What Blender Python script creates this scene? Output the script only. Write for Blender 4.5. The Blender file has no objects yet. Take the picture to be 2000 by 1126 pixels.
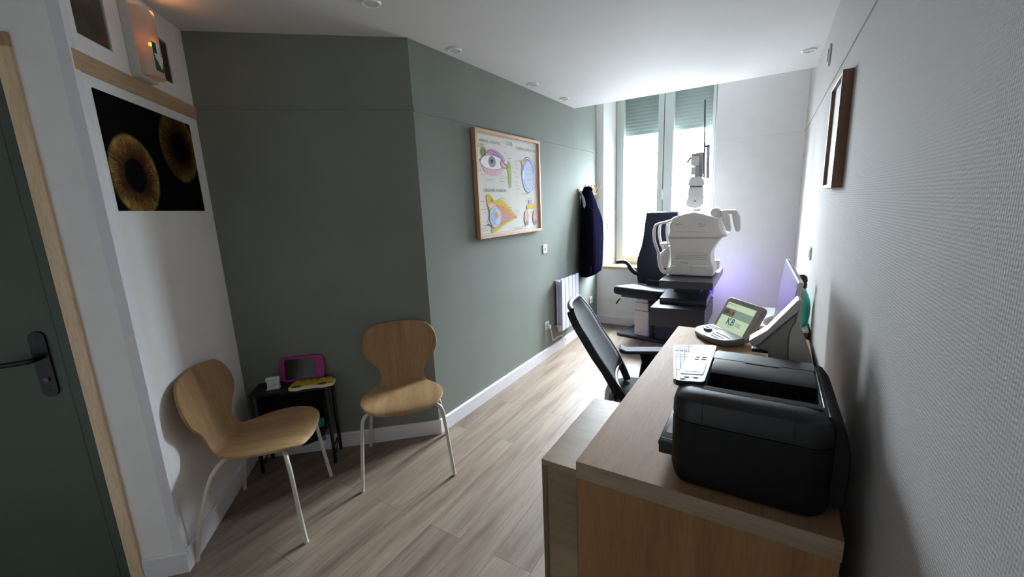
import bpy, bmesh, math, random
from mathutils import Vector, Matrix
random.seed(7)
PI = math.pi
S = bpy.context.scene
COL = S.collection

# ---------------------------------------------------------------- materials
def lin(h):
    out = []
    for i in (0, 2, 4):
        c = int(h[i:i+2], 16) / 255
        out.append(c / 12.92 if c <= .04045 else ((c + .055) / 1.055) ** 2.4)
    return tuple(out) + (1,)

class N:
    """small node-tree helper"""
    def __init__(s, name):
        s.m = bpy.data.materials.new(name); s.m.use_nodes = True
        s.t = s.m.node_tree; s.n = s.t.nodes; s.l = s.t.links
        s.b = s.n['Principled BSDF']; s.out = s.n['Material Output']
    def node(s, typ, ins=None, **kw):
        x = s.n.new(typ)
        for k, v in kw.items(): setattr(x, k, v)
        for k, v in (ins or {}).items():
            if isinstance(v, bpy.types.NodeSocket): s.l.new(v, x.inputs[k])
            else: x.inputs[k].default_value = v
        return x
    def math(s, op, a, b=None, c=None):
        x = s.n.new('ShaderNodeMath'); x.operation = op
        for i, v in enumerate((a, b, c)):
            if v is None: continue
            if isinstance(v, bpy.types.NodeSocket): s.l.new(v, x.inputs[i])
            else: x.inputs[i].default_value = v
        return x.outputs[0]
    def obj(s, scale=(1, 1, 1), rot=(0, 0, 0), loc=(0, 0, 0)):
        tc = s.node('ShaderNodeTexCoord')
        return s.node('ShaderNodeMapping', {'Vector': tc.outputs['Object'], 'Scale': scale, 'Rotation': rot, 'Location': loc}).outputs[0]
    def noise(s, vec, scale, detail=3, rough=.5):
        return s.node('ShaderNodeTexNoise', {'Vector': vec, 'Scale': scale, 'Detail': detail, 'Roughness': rough}).outputs['Fac']
    def ramp(s, fac, stops):
        r = s.node('ShaderNodeValToRGB', {'Fac': fac}); e = r.color_ramp.elements
        while len(e) < len(stops): e.new(.5)
        for el, (p, c) in zip(e, stops): el.position = p; el.color = c
        return r.outputs['Color']
    def mix(s, fac, a, b, mode='MIX'):
        x = s.n.new('ShaderNodeMix'); x.data_type = 'RGBA'; x.blend_type = mode
        for i, v in ((0, fac), (6, a), (7, b)):
            if isinstance(v, bpy.types.NodeSocket): s.l.new(v, x.inputs[i])
            else: x.inputs[i].default_value = v
        return x.outputs[2]
    def bump(s, h, strength=.2, dist=.01):
        x = s.node('ShaderNodeBump', {'Height': h, 'Strength': strength, 'Distance': dist})
        s.l.new(x.outputs[0], s.b.inputs['Normal'])
    def col(s, c):
        if isinstance(c, bpy.types.NodeSocket): s.l.new(c, s.b.inputs['Base Color'])
        else: s.b.inputs['Base Color'].default_value = c
    def set(s, **kw):
        for k, v in kw.items(): s.b.inputs[k.replace('_', ' ')].default_value = v
        return s

MATS = {}
def plain(name, hexc, rough=.5, metal=0, var=.06, scale=30, bump=0, spec=.5, **kw):
    """procedural: base colour broken up by faint noise, optional fine bump"""
    n = N(name); v = n.obj(); f = n.noise(v, scale)
    c = lin(hexc); lo = tuple(x * (1 - var) for x in c[:3]) + (1,); hi = tuple(min(1, x * (1 + var)) for x in c[:3]) + (1,)
    n.col(n.ramp(f, [(.3, lo), (.7, hi)]))
    n.set(Roughness=rough, Metallic=metal, Specular_IOR_Level=spec, **kw)
    if bump: n.bump(n.noise(v, scale * 8), bump, .004)
    MATS[name] = n.m; return n.m

def glow(name, hexc, strength, base='000000'):
    n = N(name); n.col(lin(base)); n.set(Roughness=.3, Emission_Color=lin(hexc), Emission_Strength=strength)
    MATS[name] = n.m; return n.m

def wood(name, c1, c2, c3, axis=2, scale=1, rough=.5, spec=.4, ring=14, bump=.05):
    """straight grained veneer, fibres along the given local axis"""
    n = N(name); sc = [ring, ring, ring]
    for q in (axis if isinstance(axis, tuple) else (axis,)): sc[q] = ring * .09
    v = n.obj(tuple(x * scale for x in sc))
    f1 = n.noise(v, 1, 4, .6)
    sc2 = [x * 9 for x in sc]; f2 = n.noise(n.obj(tuple(x * scale for x in sc2)), 1, 2)
    c = n.ramp(f1, [(.25, lin(c1)), (.5, lin(c2)), (.75, lin(c3))])
    d = n.ramp(f2, [(.35, (.80, .78, .74, 1)), (.55, (1, 1, 1, 1))])
    n.col(n.mix(.6, c, d, 'MULTIPLY')); n.set(Roughness=rough, Specular_IOR_Level=spec)
    n.bump(f2, bump, .002); MATS[name] = n.m; return n.m

plain('ceiling_paint', 'dddcdc', .8, var=.015, scale=3, bump=.03)
plain('white_paint', 'f3f2f1', .7, var=.02, scale=6, bump=.06)
plain('white_trim', 'e8e6ea', .45, var=.02)
plain('window_pvc', 'c3cbc8', .35, var=.01)
plain('white_plastic', 'd4d2ce', .35, var=.02)
plain('device_white', 'cdc9c7', .45, var=.02, scale=8)
plain('device_grey', '9c9a9a', .4, var=.03)
plain('console_grey', 'a8a39c', .42, var=.03)
plain('keypad_grey', '77736e', .45, var=.03)
plain('leg_beige', 'cfc9bc', .35, var=.04)
plain('black_metal', '0b0b0c', .35, var=.2)
plain('black_fabric', '0a0a0b', .95, var=.3, scale=200, bump=.2)
plain('black_plastic', '0e0e10', .45, var=.1, scale=60)
plain('printer_black', '0b0b0c', .5, var=.08, scale=200, bump=.03, spec=.3)
plain('printer_upper', '131416', .42, var=.06, scale=200)
plain('printer_deck', '1e1f21', .4, var=.06, scale=200)
plain('printer_hollow', '040405', .7)
plain('chrome', 'c8c8cc', .2, 1)
plain('mesh_grey', '4a4b52', .8, var=.15, scale=400, bump=.3)
plain('leatherette', '131420', .6, var=.15, scale=40, bump=.08, spec=.25)
plain('leatherette_edge', '101016', .6, var=.1, scale=40, spec=.25)
plain('unit_charcoal', '2b2b36', .45, var=.06, scale=60)
plain('unit_top', '35353c', .3, var=.06)
plain('base_steel', '23262e', .4, var=.08)
plain('column_beige', 'cfc6c6', .3, var=.03)
plain('coat_navy', '0d0b18', .95, var=.25, scale=60, bump=.3, spec=0)
plain('coat_lining', 'a79db8', .8)
plain('magenta_plastic', '9e0f78', .4, var=.06)
plain('tablet_screen', '0a0c0c', .15)
plain('card_white', 'e9e9ec', .7)
plain('card_blue', '7fa3cf', .7)
plain('print_dark', '2a2a30', .7)
plain('print_grey', '77777c', .8)
plain('bus_yellow', 'd8b414', .55, var=.06)
plain('bus_edge', 'e6d9c4', .7)
plain('bus_window', '7b8f6e', .6)
plain('teal_card', '2f8080', .6, var=.1)
plain('spotlight_white', 'f1f1f1', .4)
plain('spot_lens', 'd6d6d6', .25)
plain('radiator_white', 'cfd0e8', .35, var=.01)
plain('radiator_shadow', '8d8d9b', .5)
plain('cable_white', 'd8d4ce', .5)
plain('hook_brass', '9c8a58', .35, .8)
plain('glass_block', '403f37', .3, var=.4, scale=14, bump=.35, spec=.3)
plain('green_arrow', '06603a', .4)
plain('paper', 'eef0f2', .8)
plain('poster_paper', 'e3e1db', .85, var=.03, scale=8, spec=.08)
for nm, hx in dict(pk='e0a3c6', pkl='e9c3cf', rd='c87480', ol='8f9565', gr='adb878', bl='aebfe2', bll='c9d5ee', pu='7a6fb0', ye='d8bf58', orr='d6a272', gy='9a9fa8', dk='4a4450', lil='b7a6d2').items():
    plain('ink_' + nm, hx, .85, var=.08, scale=60, spec=.08)
plain('shutter_slat', 'b7d0c6', .6, var=.03)
plain('bottle_teal', '4cc4b6', .35, var=.03)
plain('bottle_dark', '0f1c2a', .4)
plain('keycap', 'b2b2b9', .55, spec=.2)
plain('key_gap', '7d7d88', .6)
plain('knob_grey', '54555f', .4)
plain('shelf_brown', '6a5646', .6, var=.15, scale=12)
plain('screen_off', '4d4c66', .12, var=.02)
plain('vent_grey', '8e8e92', .6)
glow('lcd_green', 'd6efc8', .72, '202820')
glow('lcd_dark', '53524e', .5); glow('lcd_skin', 'a48a78', .5); glow('lcd_teal', 'a9c4b4', .5); glow('lcd_blue', '3d6a86', .5); glow('lcd_ink', '47585a', .5)
glow('lcd_pale', 'dfe4cf', .45, '303030')
glow('led_violet', '5a3cff', 2.2)
glow('bulb_amber', 'ff8a14', 22)

wood('oak_shell', '93734e', 'a5845d', 'b4946c', axis=(1, 2), ring=18, rough=.5, spec=.3)
wood('oak_desk', '8a6a50', '967459', 'a17f63', axis=1, ring=12, rough=.66, spec=.14)
wood('oak_desk_end', '8e6644', '9c724b', 'a57e56', axis=2, ring=16, rough=.6, spec=.2)
wood('oak_edge', '8d7864', '9a8570', 'a8937e', axis=0, ring=16, rough=.6)
wood('oak_cabinet', '7d6852', '917b63', 'a38d74', axis=0, ring=7, rough=.5)
wood('oak_cabinet_edge', '6c5645', '78604c', '846b55', axis=2, ring=20, rough=.6)
wood('frame_oak', 'b98d68', 'c89c76', 'd6ae88', axis=2, ring=20)
wood('frame_oak_flat', 'b98d68', 'c89c76', 'd6ae88', axis=0, ring=20)
wood('frame_walnut', '6d5341', '7c604c', '8a6d57', axis=2, ring=20)
wood('trim_pine', 'e0c09a', 'ecd0ac', 'f4dcbc', axis=2, ring=30)
wood('beam_pine', 'ab9070', 'bca080', 'c9b090', axis=0, ring=16)
wood('sill_oak', 'c09a70', 'cfab82', 'dab892', axis=0, ring=16)

# green wall paint over fibreglass weave
def weave(name, hexc, rough, bs, bd, var=.05):
    n = N(name); v = n.obj()
    a = n.node('ShaderNodeTexWave', {'Vector': v, 'Scale': 46, 'Distortion': 3.2, 'Detail': 3, 'Detail Scale': 1.6}, bands_direction='Z').outputs['Fac']
    d = n.node('ShaderNodeTexWave', {'Vector': n.obj(rot=(0, 0, .6)), 'Scale': 90, 'Distortion': 2.5, 'Detail': 2}, bands_direction='X').outputs['Fac']
    h = n.math('ADD', n.math('MULTIPLY', a, .7), n.math('MULTIPLY', d, .3))
    c = lin(hexc); f = n.noise(v, 2.2, 4)
    n.col(n.ramp(f, [(.3, tuple(x * (1 - var) for x in c[:3]) + (1,)), (.7, tuple(x * (1 + var) for x in c[:3]) + (1,))]))
    n.set(Roughness=rough, Specular_IOR_Level=.22); n.bump(h, bs, bd); MATS[name] = n.m
weave('green_paint', '818680', .8, .10, .002)
weave('right_wall_paint', 'b9b4b1', .85, .35, .003, .03)
plain('door_green', '4f5b50', .5, var=.05, scale=5, bump=.05)
plain('jamb_green', '4a564c', .5, var=.05, scale=5)

# floor: oak laminate planks laid along Y
def floor_mat():
    n = N('oak_laminate')
    tc = n.node('ShaderNodeTexCoord'); sp = n.node('ShaderNodeSeparateXYZ', {0: tc.outputs['Object']})
    cb = n.node('ShaderNodeCombineXYZ', {0: sp.outputs[1], 1: sp.outputs[0]})
    def brick(c1, c2, mort):
        b = n.node('ShaderNodeTexBrick', {'Vector': cb.outputs[0], 'Color1': c1, 'Color2': c2, 'Mortar': mort, 'Scale': 1.0, 'Mortar Size': .0011, 'Mortar Smooth': 0.0, 'Bias': 0.0, 'Brick Width': 1.26, 'Row Height': .187})
        b.offset = .37; b.offset_frequency = 2; b.squash = 1; return b
    b = brick((0, 0, 0, 1), (1, 1, 1, 1), (.5, .5, .5, 1))
    rnd = n.node('ShaderNodeSeparateColor', {0: b.outputs['Color']}).outputs[0]
    off = n.node('ShaderNodeCombineXYZ', {0: n.math('MULTIPLY', rnd, 37.0), 1: n.math('MULTIPLY', rnd, 11.0), 2: 0.0})
    def grain(sx, sy, sc, det):
        mp = n.node('ShaderNodeMapping', {'Vector': tc.outputs['Object'], 'Scale': (sx, sy, 1)})
        ad = n.node('ShaderNodeVectorMath', {0: mp.outputs[0], 1: off.outputs[0]}, operation='ADD')
        x = n.node('ShaderNodeTexNoise', {'Vector': ad.outputs[0], 'Scale': sc, 'Detail': det, 'Roughness': .62, 'Distortion': .4}); return x.outputs['Fac']
    g1 = grain(9, .8, 1.3, 5); g2 = grain(60, 2.2, 1.5, 3)
    base = n.ramp(g1, [(.28, lin('68564c')), (.45, lin('837264')), (.6, lin('938475')), (.8, lin('796759'))])
    fine = n.ramp(g2, [(.32, (.72, .68, .66, 1)), (.5, (1, 1, 1, 1))])
    c = n.mix(.75, base, fine, 'MULTIPLY')
    tone = n.ramp(rnd, [(0, (.86, .85, .84, 1)), (1, (1.06, 1.04, 1.02, 1))])
    c = n.mix(1, c, tone, 'MULTIPLY')
    c = n.mix(n.math('MULTIPLY', b.outputs['Fac'], .75), c, lin('4a3f38'))
    n.col(c); n.set(Roughness=.42, Specular_IOR_Level=.45)
    n.bump(n.math('SUBTRACT', n.math('MULTIPLY', g2, .15), b.outputs['Fac']), .12, .002)
    MATS['oak_laminate'] = n.m
floor_mat()

# clear glazing (thin): straight-through light plus fresnel reflection
def glazing():
    n = N('window_glass'); n.n.remove(n.b)
    tr = n.node('ShaderNodeBsdfTransparent', {'Color': (.96, .98, .97, 1)})
    gl = n.node('ShaderNodeBsdfGlossy', {'Color': (1, 1, 1, 1), 'Roughness': .02})
    lw = n.node('ShaderNodeLayerWeight', {'Blend': .5}); fr = n.math('ADD', .03, n.math('MULTIPLY', n.math('POWER', lw.outputs['Facing'], 5.0), .95))
    mx = n.node('ShaderNodeMixShader', {0: fr, 1: tr.outputs[0], 2: gl.outputs[0]})
    n.l.new(mx.outputs[0], n.out.inputs[0]); MATS['window_glass'] = n.m
glazing()
# roller shutter slats let some daylight through
def translucent(name, hexd, hext, fac, rough=.5):
    n = N(name); n.col(lin(hexd)); n.set(Roughness=rough)
    t = n.node('ShaderNodeBsdfTranslucent', {'Color': lin(hext)})
    mx = n.node('ShaderNodeMixShader', {0: fac, 1: n.b.outputs[0], 2: t.outputs[0]})
    n.l.new(mx.outputs[0], n.out.inputs[0]); MATS[name] = n.m
translucent('shutter_slat', '9aa39f', '8f9c97', .035)
def diffuser():
    n = N('lamp_cover'); n.col(lin('e2dcd6')); n.set(Roughness=.25)
    t = n.node('ShaderNodeBsdfTranslucent', {'Color': lin('e8dccc')})
    tr = n.node('ShaderNodeBsdfTransparent', {'Color': (.95, .9, .85, 1)})
    m1 = n.node('ShaderNodeMixShader', {0: .3, 1: n.b.outputs[0], 2: t.outputs[0]})
    m2 = n.node('ShaderNodeMixShader', {0: .22, 1: m1.outputs[0], 2: tr.outputs[0]})
    n.l.new(m2.outputs[0], n.out.inputs[0]); MATS['lamp_cover'] = n.m
diffuser()

# two irises on black
def iris_mat():
    n = N('iris_print'); v = n.obj(); sp = n.node('ShaderNodeSeparateXYZ', {0: v})
    def iris(cx, cz, rad, dim):
        dx = n.math('SUBTRACT', sp.outputs[0], cx); dz = n.math('SUBTRACT', sp.outputs[2], cz)
        d = n.math('SQRT', n.math('ADD', n.math('MULTIPLY', dx, dx), n.math('MULTIPLY', dz, dz)))
        r = n.math('DIVIDE', d, rad); ux = n.math('DIVIDE', dx, n.math('MAXIMUM', d, .001)); uz = n.math('DIVIDE', dz, n.math('MAXIMUM', d, .001))
        cb = n.node('ShaderNodeCombineXYZ', {0: n.math('MULTIPLY', ux, 9.0), 1: n.math('MULTIPLY', uz, 9.0), 2: n.math('MULTIPLY', r, 2.2)})
        st = n.node('ShaderNodeTexNoise', {'Vector': cb.outputs[0], 'Scale': 2.2, 'Detail': 6, 'Roughness': .7, 'Distortion': .8}).outputs['Fac']
        pt = n.noise(v, 9, 3)
        rr = n.math('ADD', r, n.math('MULTIPLY', n.math('SUBTRACT', st, .5), .12))
        c = n.ramp(rr, [(0, (.001, .001, .001, 1)), (.385, (.001, .001, .001, 1)), (.43, lin('33200f')), (.6, lin('4d3420')), (.78, lin('77592e')), (.92, lin('8a7746')), (.985, lin('3a3420')), (1.0, (.001, .001, .001, 1))])
        k = n.ramp(st, [(.30, (.12, .10, .08, 1)), (.5, (.75, .7, .6, 1)), (.72, (1.8, 1.7, 1.5, 1))])
        c = n.mix(1, c, k, 'MULTIPLY')
        p = n.ramp(pt, [(.3, (.35 * dim,) * 3 + (1,)), (.7, (1.5 * dim,) * 3 + (1,))])
        return n.mix(1, c, p, 'MULTIPLY')
    a = iris(.217, 1.687, .165, 1.25); b = iris(.612, 1.852, .172, .55)
    n.col(n.mix(1, a, b, 'ADD')); n.set(Roughness=.8, Specular_IOR_Level=.06); MATS['iris_print'] = n.m
iris_mat()

# ---------------------------------------------------------------- geometry helpers
def rrect(w, h, r, n=5):
    r = min(r, w / 2 - 1e-5, h / 2 - 1e-5); out = []
    for cx, cy, a0 in ((w/2-r, h/2-r, 0), (-w/2+r, h/2-r, PI/2), (-w/2+r, -h/2+r, PI), (w/2-r, -h/2+r, 1.5*PI)):
        for i in range(n + 1):
            a = a0 + PI / 2 * i / n; out.append((cx + r * math.cos(a), cy + r * math.sin(a)))
    return out
def ell(cx, cy, rx, ry, n=28, a0=0, a1=2*PI):
    return [(cx + rx * math.cos(a0 + (a1-a0) * i / n), cy + ry * math.sin(a0 + (a1-a0) * i / n)) for i in range(n if a1 - a0 > 6.28 else n + 1)]
def smooth_path(P, k=5):
    P = [Vector(p) for p in P]; out = []
    for i in range(len(P) - 1):
        a = P[max(i-1, 0)]; b = P[i]; c = P[i+1]; d = P[min(i+2, len(P)-1)]
        for j in range(k):
            t = j / k
            out.append(.5 * ((2*b) + (c-a)*t + (2*a-5*b+4*c-d)*t*t + (3*b-a-3*c+d)*t**3))
    out.append(P[-1]); return out

class MB:
    def __init__(s): s.bm = bmesh.new(); s.mi = 0; s.M = None
    def m(s, i): s.mi = i; return s
    def at(s, M): s.M = M; return s
    def v(s, p):
        p = Vector(p)
        return s.bm.verts.new(s.M @ p if s.M else p)
    def f(s, vs):
        try: x = s.bm.faces.new(vs); x.material_index = s.mi; return x
        except ValueError: pass
    def box(s, x0, y0, z0, x1, y1, z1):
        q = [s.v(p) for p in ((x0,y0,z0),(x1,y0,z0),(x1,y1,z0),(x0,y1,z0),(x0,y0,z1),(x1,y0,z1),(x1,y1,z1),(x0,y1,z1))]
        for i in ((3,2,1,0),(4,5,6,7),(0,1,5,4),(1,2,6,5),(2,3,7,6),(3,0,4,7)): s.f([q[k] for k in i])
        return s
    def loft(s, rings, c0=True, c1=True, closed=True):
        R = [[s.v(p) for p in r] for r in rings]; n = len(R[0])
        for a, b in zip(R, R[1:]):
            for i in range(n if closed else n - 1):
                j = (i + 1) % n; s.f([a[i], a[j], b[j], b[i]])
        if c0: s.f(R[0][::-1])
        if c1: s.f(R[-1])
        return s
    def prism(s, pts, t0, t1, pl='xz'):
        g = {'xz': lambda a, b, t: (a, t, b), 'xy': lambda a, b, t: (a, b, t), 'yz': lambda a, b, t: (t, a, b)}[pl]
        return s.loft([[g(a, b, t0) for a, b in pts], [g(a, b, t1) for a, b in pts]])
    def flat(s, pts, t, pl='xz'):
        g = {'xz': lambda a, b: (a, t, b), 'xy': lambda a, b: (a, b, t), 'yz': lambda a, b: (t, a, b)}[pl]
        s.f([s.v(g(a, b)) for a, b in pts]); return s
    def tube(s, path, r, n=10, sq=False):
        P = [Vector(p) for p in path]; rings = []; up = None
        for i, p in enumerate(P):
            t = (P[min(i+1, len(P)-1)] - P[max(i-1, 0)]).normalized()
            if up is None:
                up = Vector((0, 0, 1)) if abs(t.z) < .9 else Vector((1, 0, 0))
            u = (up - t * up.dot(t)).normalized(); w = t.cross(u); up = u
            rr = r[i] if isinstance(r, (list, tuple)) else r
            rings.append([p + (u * math.cos(2*PI*k/n) + w * math.sin(2*PI*k/n)) * rr for k in range(n)])
        return s.loft(rings)
    def lathe(s, prof, c=(0, 0, 0), n=28, ax='z'):
        rings = []
        for r, h in prof:
            rr = []
            for k in range(n):
                a = 2 * PI * k / n; x, y = max(r, 1e-4) * math.cos(a), max(r, 1e-4) * math.sin(a)
                p = {'z': (x, y, h), 'y': (x, -h, y), 'x': (h, x, y)}[ax]
                rr.append((c[0]+p[0], c[1]+p[1], c[2]+p[2]))
            rings.append(rr)
        return s.loft(rings)
    def grid(s, fn, nu, nv):
        R = [[s.v(fn(i / nu, j / nv)) for j in range(nv + 1)] for i in range(nu + 1)]
        for i in range(nu):
            for j in range(nv): s.f([R[i][j], R[i+1][j], R[i+1][j+1], R[i][j+1]])
        return s
    def text(s, body, size, M, align='CENTER', sx=1, bold=0):
        cu = bpy.data.curves.new('t', 'FONT'); cu.body = body; cu.size = size; cu.align_x = align; cu.align_y = 'CENTER'; cu.resolution_u = 2; cu.offset = bold
        o = bpy.data.objects.new('t', cu); COL.objects.link(o); bpy.context.view_layer.update()
        me = bpy.data.meshes.new_from_object(o.evaluated_get(bpy.context.evaluated_depsgraph_get()))
        vs = [s.v(M @ Vector((v.co.x * sx, v.co.y, 0))) for v in me.vertices]
        for p in me.polygons: s.f([vs[i] for i in p.vertices])
        bpy.data.objects.remove(o); bpy.data.curves.remove(cu); bpy.data.meshes.remove(me); return s
    def build(s, name, mats, parent=None, bevel=0, seg=2, ang=35, solid=0, sub=0, loc=None, rot=None, recalc=True, cut=None):
        if recalc: bmesh.ops.recalc_face_normals(s.bm, faces=s.bm.faces)
        me = bpy.data.meshes.new(name); s.bm.to_mesh(me); s.bm.free()
        for mm in ([mats] if isinstance(mats, str) else mats): me.materials.append(MATS[mm])
        me.shade_smooth(); me.set_sharp_from_angle(angle=math.radians(ang))
        o = bpy.data.objects.new(name, me); COL.objects.link(o)
        if parent: o.parent = parent
        if loc: o.location = loc
        if rot: o.rotation_euler = rot
        if solid:
            k = o.modifiers.new('thick', 'SOLIDIFY'); k.thickness = solid; k.offset = 0; k.use_even_offset = True
        if sub:
            k = o.modifiers.new('sub', 'SUBSURF'); k.levels = sub; k.render_levels = sub
        if bevel:
            k = o.modifiers.new('bev', 'BEVEL'); k.width = bevel; k.segments = seg; k.limit_method = 'ANGLE'; k.angle_limit = math.radians(40); k.harden_normals = True
        return o

def tag(o, label, cat, group=None, kind=None):
    o['label'] = label; o['category'] = cat
    if group: o['group'] = group
    if kind: o['kind'] = kind
    return o
def thing(name, label, cat, loc=(0, 0, 0), rz=0, group=None):
    o = bpy.data.objects.new(name, None); COL.objects.link(o); o.empty_display_size = .1
    o.location = loc; o.rotation_euler = (0, 0, rz)
    return tag(o, label, cat, group)
def struct(o, label=None):
    o['kind'] = 'structure'
    if label: o['label'] = label
    return o
def dup(root, loc, rz, label):
    r = root.copy(); COL.objects.link(r); r.location = loc; r.rotation_euler = (0, 0, rz); r['label'] = label
    for ch in list(root.children):
        c = ch.copy(); COL.objects.link(c); c.parent = r
        for g in ch.children:
            d = g.copy(); COL.objects.link(d); d.parent = c
    return r
def T(x, y, z): return Matrix.Translation((x, y, z))
RX = lambda a: Matrix.Rotation(a, 4, 'X')
RY = lambda a: Matrix.Rotation(a, 4, 'Y')
RZ = lambda a: Matrix.Rotation(a, 4, 'Z')

# wall frames: local x runs along the wall, local -y points into the room, z up
A = Vector((-2.676, 1.155, 0)); B = Vector((-1.825, 1.93, 0)); P = Vector((-2.07, .547, 0)); E1 = Vector((-1.785, 4.91, 0))
def frame(p, q): return (p.x, p.y, 0), math.atan2((q - p).y, (q - p).x)
FW, RW = frame(P, A); FG, RG = frame(A, B); FE, RE = frame(B, E1)
FD, RD = (P.x, P.y, 0), PI / 4
FR, RR = (.245, 0, 0), -PI / 2            # right wall: u = -y
LW, LG, LE = (A - P).length, (B - A).length, (E1 - B).length
ZC = 2.4675; ZT = 3.0

# ---------------------------------------------------------------- camera
def camera():
    y, p, r = -.554463, .1955525, .04325066
    f = Vector((math.sin(y)*math.cos(p), math.cos(y)*math.cos(p), -math.sin(p)))
    rt = Vector((math.cos(y), -math.sin(y), 0)); dn = f.cross(rt)
    R = math.cos(r)*rt + math.sin(r)*dn; D = -math.sin(r)*rt + math.cos(r)*dn
    cam = bpy.data.cameras.new('camera'); o = bpy.data.objects.new('camera', cam); COL.objects.link(o)
    M = Matrix((R, -D, -f)).transposed().to_4x4(); M.translation = (0, 0, 1.5); o.matrix_world = M
    cam.sensor_fit = 'HORIZONTAL'; cam.sensor_width = 36; cam.lens = 809.63 / 2000 * 36; cam.clip_start = .02
    S.camera = o
camera()

# ---------------------------------------------------------------- room shell
b = MB(); b.box(-4.2, -1.3, -.12, .6, 5.5, 0); struct(b.build('floor', 'oak_laminate'), 'pale oak laminate plank floor')
b = MB(); b.box(-4.2, -1.3, ZC, .6, 4.28, ZT + .2); struct(b.build('ceiling', 'ceiling_paint'), 'lowered white ceiling')
b = MB(); b.box(-4.2, 4.28, ZT, .6, 5.3, ZT + .2); struct(b.build('ceiling_alcove', 'ceiling_paint'), 'higher ceiling strip above the window')
b = MB(); b.box(-LE*0, 0, 0, LE + .12, .16, ZT); struct(b.build('wall_left', 'green_paint', loc=FE, rot=(0, 0, RE)), 'long sage green wall with the framed chart')
b = MB(); b.box(-.1, 0, 0, LG - .0001, .16, ZT); struct(b.build('wall_angled', 'green_paint', loc=FG, rot=(0, 0, RG)), 'dark green angled wall behind the chairs')
# white wall with two glass block openings
b = MB(); z0, z1 = 2.16, 2.35; ops = [(.06, .245), (.505, .69)]
b.box(0, 0, 0, LW + .0, .1, z0); b.box(0, 0, z1, LW, .1, ZT); b.box(0, .1, 0, LW, .16, ZT)
xs = [0] + [x for o_ in ops for x in o_] + [LW]
for i in range(0, len(xs), 2): b.box(xs[i], 0, z0, xs[i+1], .1, z1)
struct(b.build('wall_poster', 'white_paint', loc=FW, rot=(0, 0, RW)), 'white wall carrying the dark iris print')
# door wall
DL, DRt, DT = -1.06, -.20, 2.08
b = MB(); b.box(-.156, 0, 0, 0, .05, ZT); b.box(DRt, 0, 0, -.156, .2, ZT); b.box(DL, 0, DT, DRt, .2, ZT); b.box(-2.4, 0, 0, DL, .2, ZT); b.box(DL, .14, 0, DRt, .2, DT)
struct(b.build('wall_door', 'white_paint', loc=FD, rot=(0, 0, RD)), 'white wall strip beside the green door')
b = MB(); b.box(.245, -1.3, 0, .45, 5.2, ZT); struct(b.build('wall_right', 'right_wall_paint'), 'textured off-white wall beside the printer')
b = MB(); b.box(-4.2, -1.3, 0, .3, -1.1, ZT); struct(b.build('wall_back', 'white_paint'))
# far wall with the splayed window opening
WX0, WX1, WZ0, WZ1 = -1.615, -.505, .73, 2.86
b = MB()
b.prism([(-2.0, 4.91), (-1.697, 4.91), (WX0, 5.2), (WX0, 5.3), (-2.0, 5.3)], 0, ZT, 'xy')
b.prism([(-.51, 4.91), (.45, 4.91), (.45, 5.3), (WX1 + .01, 5.3), (WX1, 5.2)], 0, ZT, 'xy')
b.box(-1.75, 4.9105, 0, -.45, 5.3, WZ0 - .03); b.box(-1.75, 4.9105, WZ1, -.45, 5.3, ZT)
struct(b.build('wall_far', 'white_paint'), 'white end wall around the tall window')
b = MB(); b.prism([(-1.705, 4.895), (-.49, 4.895), (-.49, 4.91), (WX1, 5.22), (WX0, 5.22), (-1.705, 4.91)], WZ0 - .03, WZ0, 'xy')
struct(b.build('trim_1', 'sill_oak', bevel=.004), 'pale oak window sill')
# window: frame, two casements, glass, roller shutter
def window():
    y0, y1 = 5.15, 5.21
    fr = MB(); zb, zt = WZ0, WZ1
    fr.box(WX0, y0, zb, WX0 + .045, y1, zt); fr.box(WX1 - .04, y0, zb, WX1, y1, zt)
    fr.box(WX0, y0, zb, WX1, y1, zb + .05); fr.box(WX0, y0, zt - .06, WX1, y1, zt)
    w = struct(fr.build('window_1', 'window_pvc', bevel=.003), 'tall white two-casement window')
    a_ = MB(); a_.box(-1.09, 5.196, .78, -1.046, 5.206, 2.80); a_.build('astragal', 'window_pvc', w)
    for x0, x1 in ((-1.57, -1.072), (-1.064, -.545)):
        c = MB(); zb2, zt2 = .765, 2.81; s0 = .045; s1 = .07
        l, r = (s0, .062) if x0 < -1.3 else (.10, .03)
        c.box(x0, y0 - .02, zb2, x0 + l, y1 - .015, zt2); c.box(x1 - r, y0 - .02, zb2, x1, y1 - .015, zt2)
        c.box(x0 + l, y0 - .02, zb2, x1 - r, y1 - .015, zb2 + s1); c.box(x0 + l, y0 - .02, zt2 - s1, x1 - r, y1 - .015, zt2)
        co = c.build('casement', 'window_pvc', w, bevel=.003)
        g = MB(); g.box(x0 + l - .005, 5.175, zb2 + .06, x1 - r + .005, 5.183, zt2 - .06); g.build('glass_pane', 'window_glass', co)
    h = MB(); h.box(-1.075, 5.11, 1.55, -1.061, 5.131, 1.62); h.box(-1.076, 5.095, 1.50, -1.060, 5.112, 1.60)
    h.build('window_handle', 'window_pvc', w, bevel=.004)
    s = MB(); z = 2.265
    while z < 2.85:
        s.prism([(5.262, z), (5.270, z + .004), (5.273, z + .02), (5.270, z + .036), (5.262, z + .039), (5.258, z + .02)], WX0 - .02, WX1 + .02, 'yz'); z += .0385
    s.build('roller_shutter', 'shutter_slat', w)
window()

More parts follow.
